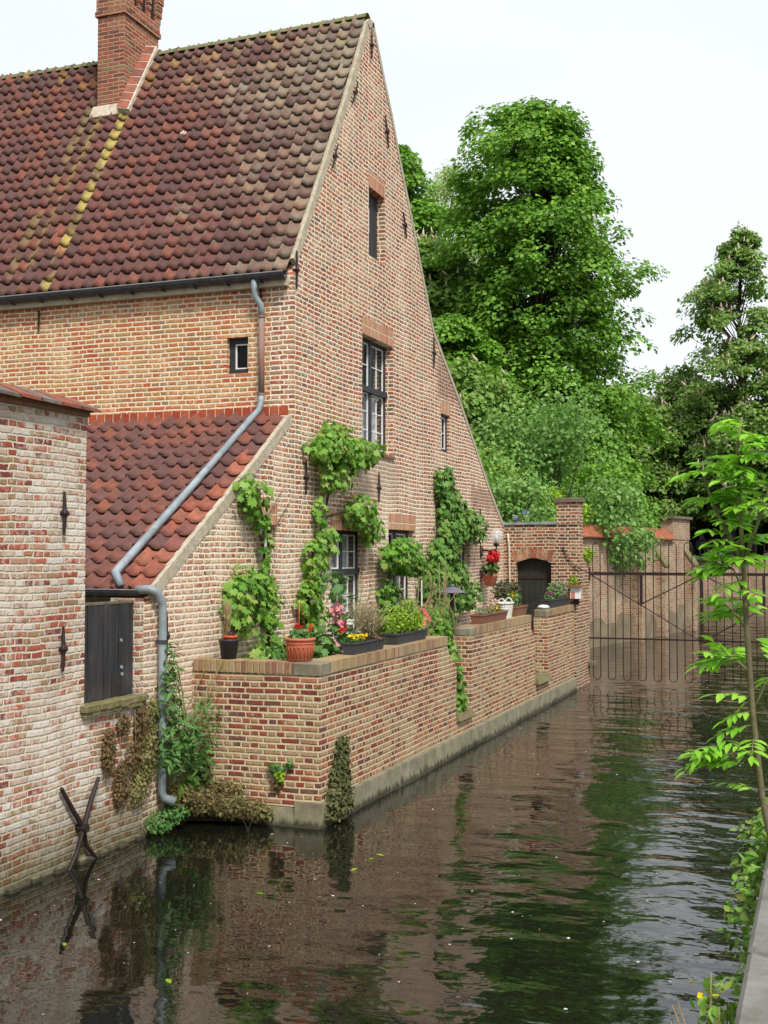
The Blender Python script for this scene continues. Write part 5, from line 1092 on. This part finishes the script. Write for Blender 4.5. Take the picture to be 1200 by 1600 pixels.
# ash sapling on the bank
r = root('ash_sapling', (6.46, -9.4, 1.35), 'young ash sapling with bright green leaflets at the right edge, close to the camera', 'sapling')
trunk = [(6.47, -9.42, 1.35), (6.42, -9.44, 1.7), (6.365, -9.45, 1.98), (6.335, -9.47, 2.3), (6.318, -9.48, 2.62), (6.31, -9.49, 2.86)]
br = [([(6.31, -9.49, 2.86), (6.25, -9.46, 2.98), (6.20, -9.45, 3.08), (6.17, -9.44, 3.17), (6.155, -9.43, 3.26)], .009),
      ([(6.31, -9.49, 2.86), (6.30, -9.50, 3.05), (6.295, -9.50, 3.18), (6.29, -9.51, 3.30), (6.31, -9.5, 3.42)], .010),
      ([(6.33, -9.48, 2.7), (6.27, -9.46, 2.84), (6.22, -9.44, 2.87)], .005), ([(6.31, -9.49, 2.86), (6.36, -9.52, 3.0), (6.40, -9.53, 3.12), (6.42, -9.54, 3.26), (6.43, -9.54, 3.36)], .009),
      ([(6.32, -9.48, 2.6), (6.28, -9.42, 2.66), (6.25, -9.38, 2.68)], .005), ([(6.33, -9.48, 2.45), (6.27, -9.47, 2.50), (6.24, -9.46, 2.49)], .005),
      ([(6.335, -9.47, 2.3), (6.39, -9.44, 2.42), (6.43, -9.42, 2.48)], .005)]
mb = MB(); mb.tube(trunk, [.015, .0135, .0125, .0115, .0105, .010], 8)
mb.build('trunk', plain('ash bark', rgb(112, 104, 78), .9, c2=rgb(84, 80, 58), scale=30, bumpd=.003), r, True)
mb = MB()
for p, w_ in br: mb.tube(p, [w_ * (1 - .6 * i / (len(p) - 1)) for i in range(len(p))], 6)
ps = []; rd = random.Random(44); lf = T_lance(.21)
def frond(m, o, d, L_):
    d = Vector(d).normalized(); n = 5; side = d.cross(Vector((0, 0, 1))).normalized(); up = side.cross(d)
    pts = [Vector(o) + d * L_ * i / n + Vector((0, 0, -.25 * L_ * (i / n) ** 2)) for i in range(n + 1)]; m.tube(pts, [.0022] * (n + 1), 4)
    P, Nn, T = [], [], []
    for i in range(1, n + 1):
        dd = (pts[i] - pts[i - 1]).normalized()
        for sg in (1, -1):
            if i == n and sg == -1: continue
            t_ = dd if i == n else (dd * .55 + side * sg * .8 + Vector((0, 0, rd.uniform(-.35, .05)))).normalized()
            P.append(pts[i]); Nn.append((up + Vector((rd.uniform(-.3, .3), rd.uniform(-.3, .3), .3))).normalized()); T.append(t_)
    P = np.array(P); Nn = np.array(Nn); T = np.array(T); sz = np.array([rd.uniform(.045, .082) for _ in P])
    V0, F0 = lf; Nn = unit(Nn - T * np.sum(Nn * T, 1, keepdims=True)); B_ = np.cross(T, Nn)
    V = P[:, None] + sz[:, None, None] * (V0[None, :, 0:1] * B_[:, None] + V0[None, :, 1:2] * T[:, None] + V0[None, :, 2:3] * Nn[:, None])
    ps.append((V.reshape(-1, 3), (F0[None] + (np.arange(len(P)) * len(V0))[:, None, None]).reshape(-1, 3)))
for bi, (p, w_) in enumerate(br):
    if bi in (0, 1, 3):
        for i in range(1, len(p)):
            for k in range(5 if i < len(p) - 1 else 7):
                if bi == 1 and i == 1 and k > 1: continue
                f = rd.random(); o = Vector(p[i - 1]).lerp(Vector(p[i]), f); a = rd.uniform(0, 6.28)
                frond(mb, o, (math.cos(a), math.sin(a), rd.uniform(.0, .6)), rd.uniform(.08, .14))
    else:
        for k in range(9):
            o = Vector(p[-1]).lerp(Vector(p[1]), rd.random()); d = Vector(p[-1]) - Vector(p[0]); frond(mb, o, (d.x * 4 + rd.uniform(-.5, .5), d.y * 4 + rd.uniform(-.5, .5), rd.uniform(-.05, .35)), rd.uniform(.09, .14))
for z_ in (2.2, 2.25, 2.3, 2.35, 2.5, 2.0, 2.72, 2.76, 2.80):
    a = rd.uniform(2.0, 5.2); frond(mb, (6.34 - (z_ - 2.2) * .05, -9.47, z_), (math.cos(a), math.sin(a), rd.uniform(-.1, .4)), rd.uniform(.11, .17))
for k in range(10): frond(mb, (6.30 - .01 * k, -9.47, 2.10 + .01 * k), (-.9 + .12 * k, -.2 + .1 * (k % 3), rd.uniform(-.1, .3)), rd.uniform(.11, .19))
mb.build('branches', M['greenstem'], r, True)
V, F = join(ps); np_mesh('foliage', V, F, M['leaf_ash'], r)

# ------------------------------------------------------------------ trees
def tree(name, label, cat, base, height, radfn, npad, nleaf, leaf, mat, seed, trunk_r=.3, pad=(1.1, .32), h0=.15, blossom=0, group=None, flat=.30, inner=.35, cen=None, top_limbs=True, droop=.5, tmpl=None, lean=(0, 0)):
    """radfn(h in 0..1, azimuth) -> radius in metres"""
    global rng
    keep = rng; rng = np.random.default_rng(seed); rd = random.Random(seed)
    r = root(name, base, label, cat, group); bx_, by_, bz_ = base
    ax = lambda h: Vector((bx_ + lean[0] * h, by_ + lean[1] * h, bz_ + height * h))
    cents = []
    for i in range(npad):
        h = h0 + (1 - h0) * (i + rd.random()) / npad; a = rd.uniform(0, 2 * math.pi); R_ = radfn(h, a); f = max(inner, rd.random() ** .5)
        c = ax(h) + Vector((math.cos(a) * R_ * f, math.sin(a) * R_ * f, rd.uniform(-.2, .2))); cents.append((c, a, f, R_, h))
    P, Nn, Td = [], [], []
    for c, a, f, R_, h in cents:
        k = int(nleaf * rd.uniform(.6, 1.4)); ps_, d = in_ball(k, .25); pa = pad[0] * rd.uniform(.6, 1.25) * (0.55 + .45 * min(1, R_ / 3.)); ph = pad[1] * rd.uniform(.8, 1.3)
        o = np.array([math.cos(a), math.sin(a)]); dd = ps_ * np.array([pa, pa, ph]); along = dd[:, 0] * o[0] + dd[:, 1] * o[1]
        dd[:, 2] -= droop * along * .6 + .10 * (dd[:, 0] ** 2 + dd[:, 1] ** 2) / max(pa, .3)
        P.append(np.array(c) + dd); Nn.append(d * .35 + np.array([o[0] * .35, o[1] * .35, .9]) + rng.normal(size=(k, 3)) * .38); Td.append(np.tile(np.array([o[0], o[1], -.5]), (k, 1)))
    P = np.concatenate(P); Nn = np.concatenate(Nn); Td = np.concatenate(Td)
    V, F = scatter(tmpl or T_quad(), P, Nn, leaf * (.6 + .8 * rng.random(len(P))), Td, .6)
    crown = np_mesh('crown', V, F, M[mat], r)
    m = MB(); n = 8
    m.tube([ax(i / n * .92) + Vector((.12 * math.sin(i * 1.3 + seed), .12 * math.cos(i * 1.7), 0)) * (height / 15) for i in range(n + 1)], [trunk_r * (1 - .88 * i / n) for i in range(n + 1)], 8)
    m.build('trunk', M['bark'], r, True)
    m = MB()
    for c, a, f, R_, h in cents[::2 if npad > 150 else 1]:
        hb = max(.08, h - .10 - .10 * f * R_ / height * 3); s_ = ax(hb); mid = s_.lerp(c, .55) + Vector((0, 0, .12 * R_ * f))
        w_ = max(.012, trunk_r * .22 * (1 - h * .6)); m.tube([s_, mid, c], [w_, w_ * .6, w_ * .2], 5)
    m.build('limbs', M['bark'], r, True)
    if blossom:
        k = blossom; idx = rng.integers(0, len(P), k); Pb = P[idx] + np.array([0, 0, leaf * .5]); V, F = scatter(T_spike(), Pb, rng.normal(size=(k, 3)) + np.array([0, -1., 0]), leaf * 1.9 * (.7 + .6 * rng.random(k)), np.array([0, 0, 3.]), .5)
        tag(np_mesh('blossom', V, F, M['fl_chest'], r), kind='stuff')
    rng = keep
    return r
def lumpy(fn, seed, amp=.28):
    rd = random.Random(seed); W = [(rd.uniform(1, 4), rd.uniform(6, 22), rd.uniform(0, 6.3)) for _ in range(5)]
    return lambda h, a=0: fn(h, a) * (1 + amp * sum(math.sin(round(w[0]) * a + w[1] * h + w[2]) for w in W) / 2.2)
def tab(pts):
    hs = [p[0] for p in pts]; rs = [p[1] for p in pts]
    return lambda h, a=0: float(np.interp(h, hs, rs))
# azimuth helper: camera-right component of direction a
def two_sided(L_, R_):
    fl, fr = tab(L_), tab(R_)
    def f(h, a):
        s_ = math.cos(a) * .936 + math.sin(a) * .351     # +1 = towards the right of the view
        k = .5 + .5 * s_; return fl(h) * (1 - k) + fr(h) * k
    return f
# the big lime tree: profile from its silhouette
lime = two_sided([(0, 3.0), (.12, 4.2), (.3, 4.6), (.5, 4.2), (.62, 3.9), (.72, 4.0), (.8, 3.9), (.9, 3.3), (.95, 2.6), (1, .5)],
                 [(0, 3.2), (.12, 4.1), (.3, 4.0), (.45, 4.0), (.55, 3.6), (.65, 3.9), (.72, 3.6), (.8, 2.7), (.88, 2.1), (.94, 1.6), (1, .5)])
tree('lime_tree', 'tallest bright green tree standing alone against the sky, behind the garden wall', 'tree', (-4.25, 33.2, .9), 20.3, lumpy(lime, 5, .26), 640, 150, .18, 'leaf_lime', 11, .38, (.95, .46), h0=.16, inner=.3, droop=.35)
tree('lime_tree', 'lower bright green leafy bough mass in front of the tallest tree, beside the gable slope', 'tree', (-6.6, 28.5, .9), 10.8, tab([(0, 1.5), (.3, 2.4), (.6, 2.9), (.8, 2.3), (1, .6)]), 130, 150, .17, 'leaf_lime', 12, .2, (.9, .28), h0=.45)
tree('chestnut_tree', 'dark chestnut with pale blossom spikes directly behind the gable slope', 'tree', (-9.3, 34, .9), 15.2, tab([(0, 3), (.3, 4.2), (.6, 4.2), (.8, 3.2), (.93, 1.8), (1, .5)]), 240, 150, .22, 'leaf_chest', 13, .35, (1.1, .5), h0=.2, blossom=1000)
tree('chestnut_tree', 'lower dark chestnut with blossom, in shade behind the light green shrubs', 'tree', (-5.5, 25.5, .9), 8.6, tab([(0, 2), (.4, 3.), (.8, 2.2), (1, .6)]), 120, 150, .17, 'leaf_chest', 14, .25, (.9, .4), h0=.25, blossom=160)
tree('broadleaf_tree', 'mid green tree rising just behind the right edge of the gable', 'tree', (-13.9, 42, .9), 22.6, tab([(0, 2.5), (.4, 3.2), (.7, 3.2), (.88, 2.2), (1, .5)]), 260, 130, .22, 'leaf_lime', 15, .35, (1.1, .4), h0=.3)
tree('birch_tree', 'pale yellowish feathery tree far behind the gable, between two green trees', 'tree', (-17, 61, 1), 27.5, tab([(0, 3), (.4, 4), (.7, 4.2), (.9, 2.6), (1, .5)]), 230, 90, .24, 'leaf_pale', 16, .3, (1.3, .8), h0=.35, tmpl=T_lance(.2))
# shrubs behind the garden wall
def shrub(name, label, base, h, rx, mat, n, leaf, seed, tmpl=None, nb=22, cat='shrub', h0=.35):
    global rng
    keep = rng; rng = np.random.default_rng(seed); rd = random.Random(seed); r = root(name, base, label, cat)
    bl = []
    for i in range(nb):
        a = rd.uniform(0, 6.28); f = rd.random() ** .5; hh = rd.uniform(h0, .95); q_ = rx * f * math.sqrt(max(.08, 1 - ((hh - .45) / .6) ** 2)); s_ = rd.uniform(.28, .5) * min(rx, h * .5)
        bl.append((base[0] + q_ * math.cos(a), base[1] + q_ * math.sin(a), base[2] + h * hh, s_, s_, s_ * .75, n // nb))
    V, F = leaf_blobs(bl, tmpl or T_quad(), leaf, up=.6, out=(.1, -.1, 0), shell=.4); np_mesh('foliage', V, F, M[mat], r)
    m = MB()
    for b_ in bl: m.tube([(base[0] + rd.uniform(-.2, .2), base[1] + rd.uniform(-.2, .2), base[2]), (base[0] * .5 + b_[0] * .5, base[1] * .5 + b_[1] * .5, base[2] + (b_[2] - base[2]) * .6), b_[:3]], [.05, .03, .008], 5)
    m.build('stems', M['bark'], r, True); rng = keep; return r
shrub('hazel_shrub', 'large light green hazel bush above the red tiled canal wall', (-2.0, 23.3, .9), 7.0, 2.9, 'leaf_hazel', 15000, .145, 20, nb=46, h0=.3)
shrub('hazel_shrub', 'bright green bush left of the hazel, touching the gable slope', (-2.7, 16.5, .9), 5.0, 1.6, 'leaf_vine', 9000, .11, 21, nb=30)
shrub('garden_shrub', 'mid green bush filling the space behind the garden door wall', (-.9, 14.6, .9), 3.9, 1.5, 'leaf_hazel', 7000, .10, 22, nb=26)
shrub('garden_shrub', 'yellow green bush just left of the stone capped pier', (.75, 12.6, .9), 3.05, .62, 'leaf_gold', 2600, .085, 23, nb=16, h0=.5)
shrub('garden_shrub', 'golden green bush just right of the stone capped pier', (-.95, 21.6, .9), 4.1, .95, 'leaf_gold', 3600, .11, 24, nb=18, h0=.4)
shrub('garden_shrub', 'green leafy bush hanging over the red tile capping of the canal wall', (-.7, 25.5, .9), 4.6, 1.7, 'leaf_hazel', 9000, .12, 25, nb=28, h0=.4)
shrub('garden_shrub', 'green bush behind the canal wall, left of its end pier', (-1.4, 28.5, .9), 5.2, 1.9, 'leaf_lime', 8000, .13, 26, nb=26, h0=.4)
r = root('lilac', (.2, 13.4, 1), 'few pale blue lilac flowers among the bushes above the garden door wall', 'flowers')
V, F = leaf_blobs([(.0, 12.8, 3.86, .1, .1, .07, 40), (-.25, 12.9, 3.75, .1, .1, .06, 30)], T_petal(), .05); np_mesh('flowers', V, F, M['fl_blue'], r)
sticks(r, [[(.0, 12.9, .9), (.02, 12.85, 2.4), (0, 12.8, 3.86)], [(-.2, 12.95, .9), (-.25, 12.9, 3.75)]], 'greenstem', .012)
# trees in the park beyond the quay
ch = tab([(0, 3.5), (.25, 5.5), (.5, 6), (.75, 4.8), (.92, 2.6), (1, .6)])
PK = [('chestnut_tree', 'tall thin-topped chestnut with bare upper branches at the far right', (0.9, 74.5, 2.6), 23.4, lumpy(two_sided([(0, 3), (.35, 5.5), (.6, 6.4), (.68, 4.6), (.76, 4.6), (.87, 4.0), (.93, 1.6), (1, .5)], [(0, 3), (.35, 4), (.6, 4), (.75, 3.), (.87, 2), (1, .6)]), 9, .22), 130, 'leaf_chest', 450, .3),
      ('chestnut_tree', 'rounded dark chestnut with blossom left of the tall thin-topped one', (-3.2, 76, 2.6), 13.2, lumpy(ch, 4, .25), 210, 'leaf_chest', 900, .22),
      ('chestnut_tree', 'blossoming chestnut at the right frame edge, full and dense', (6.8, 73, 2.6), 16.5, lumpy(ch, 3, .25), 240, 'leaf_chest', 600, .16),
      ('chestnut_tree', 'chestnut with pale blossom leaning over the quay behind the sapling', (1.6, 71.5, 2.6), 10.5, tab([(0, 3), (.4, 4.4), (.8, 3.2), (1, .8)]), 170, 'leaf_chest', 600, .3),
      ('chestnut_tree', 'low dark chestnut crown just right of the big lime tree', (-8.0, 72, 2.6), 12.0, ch, 200, 'leaf_chest', 400, .2),
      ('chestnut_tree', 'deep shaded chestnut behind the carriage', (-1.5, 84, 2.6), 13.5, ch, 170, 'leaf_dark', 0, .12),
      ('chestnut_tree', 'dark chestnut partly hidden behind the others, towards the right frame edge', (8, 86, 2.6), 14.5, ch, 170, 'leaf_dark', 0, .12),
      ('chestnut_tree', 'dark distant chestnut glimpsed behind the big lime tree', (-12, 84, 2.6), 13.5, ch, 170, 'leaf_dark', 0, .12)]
for i, (nm, lb, bs, h_, fn, npd, mt, bl_, h0_) in enumerate(PK):
    tree(nm, lb, 'tree', bs, h_, fn, npd, 170, .26, mt, 40 + i, .42, (1.2, .55), h0=h0_, blossom=bl_, group='chestnut trees in the park across the water')
# dark undergrowth closing the view under the crowns
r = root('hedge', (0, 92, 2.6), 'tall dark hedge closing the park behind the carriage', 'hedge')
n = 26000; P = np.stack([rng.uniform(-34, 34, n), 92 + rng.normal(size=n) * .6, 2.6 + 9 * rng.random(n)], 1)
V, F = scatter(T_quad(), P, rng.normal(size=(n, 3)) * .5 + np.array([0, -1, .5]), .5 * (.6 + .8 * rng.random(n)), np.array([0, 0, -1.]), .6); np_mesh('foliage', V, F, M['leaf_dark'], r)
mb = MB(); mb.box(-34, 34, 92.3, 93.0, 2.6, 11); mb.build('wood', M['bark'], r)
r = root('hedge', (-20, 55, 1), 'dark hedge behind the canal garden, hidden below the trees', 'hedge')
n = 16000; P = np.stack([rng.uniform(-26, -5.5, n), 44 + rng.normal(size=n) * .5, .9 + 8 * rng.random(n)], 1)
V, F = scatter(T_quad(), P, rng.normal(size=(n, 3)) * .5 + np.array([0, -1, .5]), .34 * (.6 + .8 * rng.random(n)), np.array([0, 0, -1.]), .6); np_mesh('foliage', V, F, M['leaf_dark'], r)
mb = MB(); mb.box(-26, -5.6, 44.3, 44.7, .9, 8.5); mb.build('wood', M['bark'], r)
r = root('wall_ivy', (-1.5, 68, 2.6), 'patch of green ivy trailing over the far quay wall', 'ivy')
V, F = leaf_blobs([(-2.3, 68.0, 2.62, .9, .12, .16, 500), (-1.0, 68.0, 2.6, .8, .12, .12, 360)], T_quad(), .16, out=(0, -1, 0)); np_mesh('foliage', V, F, M['leaf_weed'], r)

# ------------------------------------------------------------------ people and carriage in the park
def skin_mesh(name, joints, edges, mat, parent, sub=1):
    me = bpy.data.meshes.new(name); o_ = ORI[parent.name]
    me.from_pydata([(j[0] - o_.x, j[1] - o_.y, j[2] - o_.z) for j in joints], edges, []); me.materials.append(mat)
    o = bpy.data.objects.new(name, me); COL.objects.link(o); o.parent = parent; ORI[o.name] = o_
    m = o.modifiers.new('skin', 'SKIN')
    me.skin_vertices.new() if not me.skin_vertices else None
    for i, j in enumerate(joints): me.skin_vertices[0].data[i].radius = (j[3], j[4] if len(j) > 4 else j[3])
    me.skin_vertices[0].data[0].use_root = True
    s_ = o.modifiers.new('sub', 'SUBSURF'); s_.levels = sub; s_.render_levels = sub
    return o
def person(x, y, z, face, label, coat, trousers, hair, seated=False, arm=0.0, group='people in the park'):
    """face: heading in radians (0 = +y)"""
    r = root('person', (x, y, z), label, 'person', group)
    c_, s_ = math.cos(face), math.sin(face)
    def W(lx, ly, lz, *rad): return (x + lx * c_ - ly * s_, y + lx * s_ + ly * c_, z + lz) + rad
    hip = .92 if not seated else .05
    sh = hip + .50
    if seated: legs = [(.10, .02, hip, .085), (.12, .42, hip + .03, .065), (.12, .46, hip - .40, .045), (.12, .56, hip - .44, .04)]
    else: legs = [(.10, 0, hip - .04, .09), (.11, .02, .50, .065), (.11, 0, .08, .045), (.11, .14, .04, .04)]
    J = [W(0, 0, hip, .13, .10), W(0, 0, hip + .25, .12, .09), W(0, 0, sh - .04, .14, .09), W(0, .01, sh + .08, .05, .05), W(0, .03, sh + .17, .085, .095), W(0, .03, sh + .27, .08, .09), W(0, .03, sh + .33, .045, .05)]
    E = [(0, 1), (1, 2), (2, 3), (3, 4), (4, 5), (5, 6)]
    for sg in (1, -1):
        k = len(J)
        J += [W(sg * .19, 0, sh - .03, .055), W(sg * .24, .04 + arm * .1, sh - .28, .042), W(sg * .20, .16 + arm * .25, sh - .42 + arm * .25, .032), W(sg * .18, .23 + arm * .3, sh - .45 + arm * .3, .03)]
        E += [(2, k), (k, k + 1), (k + 1, k + 2), (k + 2, k + 3)]
        k2 = len(J); J += [W(sg * l[0], l[1], l[2], l[3]) for l in legs]; E += [(0, k2)] + [(k2 + i, k2 + i + 1) for i in range(3)]
    skin_mesh('body', J, E, M['skin'], r)
    Jc = [W(0, 0, hip - .06, .16, .13), W(0, 0, hip + .25, .145, .115), W(0, 0, sh - .04, .165, .115), W(0, 0.01, sh + .04, .07, .07)]; Ec = [(0, 1), (1, 2), (2, 3)]
    for sg in (1, -1):
        k = len(Jc); Jc += [W(sg * .195, 0, sh - .03, .072), W(sg * .245, .04 + arm * .1, sh - .28, .058), W(sg * .20, .15 + arm * .24, sh - .41 + arm * .24, .046)]; Ec += [(2, k), (k, k + 1), (k + 1, k + 2)]
    skin_mesh('jacket', Jc, Ec, coat, r)
    Jt = [W(0, 0, hip - .02, .145, .12)]; Et = []
    for sg in (1, -1):
        k = len(Jt); Jt += [W(sg * l[0], l[1], l[2], l[3] + .018) for l in legs[:3]]; Et += [(0, k), (k, k + 1), (k + 1, k + 2)]
    skin_mesh('trousers', Jt, Et, trousers, r)
    m = MB(); hc = Vector(W(0, .01, sh + .275)); m.lathe(hc.x, hc.y, [(.088, hc.z - .06), (.105, hc.z - .01), (.10, hc.z + .05), (.07, hc.z + .095), (.02, hc.z + .11)], 12); m.build('hair', hair, r, True)
    f = Vector(W(0, .12, sh + .20)); m = MB(); m.lathe(f.x, f.y, [(.006, f.z - .02), (.017, f.z), (.006, f.z + .04)], 6); m.build('nose', M['skin'], r, True)
    return r
ZP = 2.63
cr_ = root('carriage', (-2.4, 72.2, ZP), 'black open horse carriage with thin spoked wheels behind the far quay wall', 'carriage')
def wheel(cx, cy, rad):
    m = MB(); n = 28; cz = ZP + rad + .02
    m.tube([(cx + rad * math.cos(2 * math.pi * k / n), cy, cz + rad * math.sin(2 * math.pi * k / n)) for k in range(n + 1)], .035, 6)
    w = m.build('wheel', M['yellowpaint'], cr_, True); m = MB()
    for k in range(12): a = math.pi * k / 6; m.tube([(cx + .06 * math.cos(a), cy, cz + .06 * math.sin(a)), (cx + (rad - .02) * math.cos(a), cy, cz + (rad - .02) * math.sin(a))], .018, 5)
    m.tube([(cx, cy - .09, cz), (cx, cy + .09, cz)], .075, 10); m.build('spokes', M['yellowpaint'], w, True)
for cx, rad in ((-2.85, .46), (-.95, .62)):
    for cy in (71.5, 72.9): wheel(cx, cy, rad)
mb = MB(); mb.loft([[(p[0], y, ZP + p[1]) for p in ((-2.2, .75), (-1.7, .55), (-.9, .55), (-.3, .8), (-.1, 1.45), (-.25, 1.45), (-.5, 1.1), (-1.0, .95), (-1.5, .95), (-2.1, 1.25))] for y in (71.65, 72.75)]); mb.build('body', M['carriageblack'], cr_)
mb = MB(); mb.box(-3.3, -2.45, 71.8, 72.6, ZP + 1.25, ZP + 1.62); mb.box(-3.5, -3.3, 71.8, 72.6, ZP + .8, ZP + 1.4); mb.build('box_seat', M['carriageblack'], cr_)
mb = MB(); mb.tube([(-2.85, 71.5, ZP + .48), (-2.85, 72.9, ZP + .48)], .03, 6); mb.tube([(-.95, 71.5, ZP + .64), (-.95, 72.9, ZP + .64)], .03, 6); mb.tube([(-2.85, 72.2, ZP + .5), (-2.3, 72.2, ZP + .6), (-.95, 72.2, ZP + .66)], .045, 6); mb.tube([(-2.85, 72.2, ZP + .5), (-2.85, 72.2, ZP + 1.26)], .05, 6); mb.build('undercarriage', M['carriageblack'], cr_)
mb = MB(); mb.cbox(-.9, -.35, 71.8, 72.6, ZP + .95, ZP + 1.12, .03); mb.cbox(-2.0, -1.5, 71.8, 72.6, ZP + .95, ZP + 1.12, .03); mb.build('seat', M['greycloth'], cr_)
person(-2.90, 72.2, ZP + 1.60, R(60), 'coachman in a teal jacket sitting high on the box of the carriage', M['teal'], M['greycloth'], plain('grey cap', rgb(110, 112, 116)), True, .4)
person(-1.80, 72.0, ZP + 1.10, R(-60), 'passenger in a grey jacket sitting directly behind the coachman', M['greycloth'], M['darkcloth'], M['brownhair'], True)
person(-.75, 72.1, ZP + 1.10, R(60), 'fair haired passenger in a dark jacket at the rear of the carriage', M['darkcloth'], M['greycloth'], M['blond'], True)
person(1.6, 73.8, ZP, R(170), 'visitor in pale clothes standing in the shade behind the far quay wall', M['palecloth'], M['darkcloth'], M['brownhair'])
person(2.6, 74.8, ZP, R(20), 'visitor in dark clothes with a white bag near the right frame edge', M['darkcloth'], M['darkcloth'], M['brownhair'])
r = root('bag', (2.45, 73.6, ZP), 'small white bag standing on the quay near the visitor in dark clothes', 'bag')
mb = MB(); mb.cbox(2.28, 2.62, 73.5, 73.7, ZP, ZP + .32, .04); mb.build('body', M['white'], r); mb = MB(); mb.tube([(2.36, 73.6, ZP + .31), (2.38, 73.6, ZP + .45), (2.52, 73.6, ZP + .45), (2.54, 73.6, ZP + .31)], .012, 5); mb.build('handle', M['white'], r)
r = root('park_tree', (.1, 71.6, ZP), 'broad grey tree trunk standing on the quay between the carriage and the visitors', 'tree')
mb = MB(); mb.tube([(.1, 71.6, ZP - .1), (.12, 71.6, ZP + .6), (.05, 71.6, ZP + 2.5), (.1, 71.6, ZP + 6)], [.62, .5, .46, .4], 14); mb.build('trunk', plain('grey bark', rgb(96, 88, 80), .95, c2=rgb(70, 64, 58), scale=5, bumpd=.03), r, True)

# floating petals and specks on the water
n = 380; xs = rng.uniform(-.2, 6.2, n); ys_ = -13 + 26 * rng.random(n) ** 1.6; P = np.stack([xs, ys_, np.full(n, .006)], 1); ok = ~((P[:, 0] < 1.65) & (P[:, 1] > -2.75)) & (P[:, 0] > .1); P = P[ok]; n = len(P)
V, F = scatter(T_petal(), P, np.tile([0, 0, 1.], (n, 1)) + rng.normal(size=(n, 3)) * .05, .012 + .022 * rng.random(n) ** 3, None, 1.0); V[:, 2] = np.maximum(V[:, 2], .003)
tag(np_mesh('floating_petals', V, F, M['fl_white']), 'tiny pale petals and specks scattered over the canal water', 'petals', kind='stuff')
n = 8; P = np.stack([rng.uniform(1.2, 5.8, n), rng.uniform(-9.5, -3.2, n), np.full(n, .006)], 1)
V, F = scatter(T_lance(.22), P, np.tile([0, 0, 1.], (n, 1)), .05 + .05 * rng.random(n), None, 1.0); V[:, 2] = np.maximum(V[:, 2], .003)
tag(np_mesh('floating_leaves', V, F, M['leaf_gold']), 'few yellow green leaves floating on the canal water', 'leaves', kind='stuff')
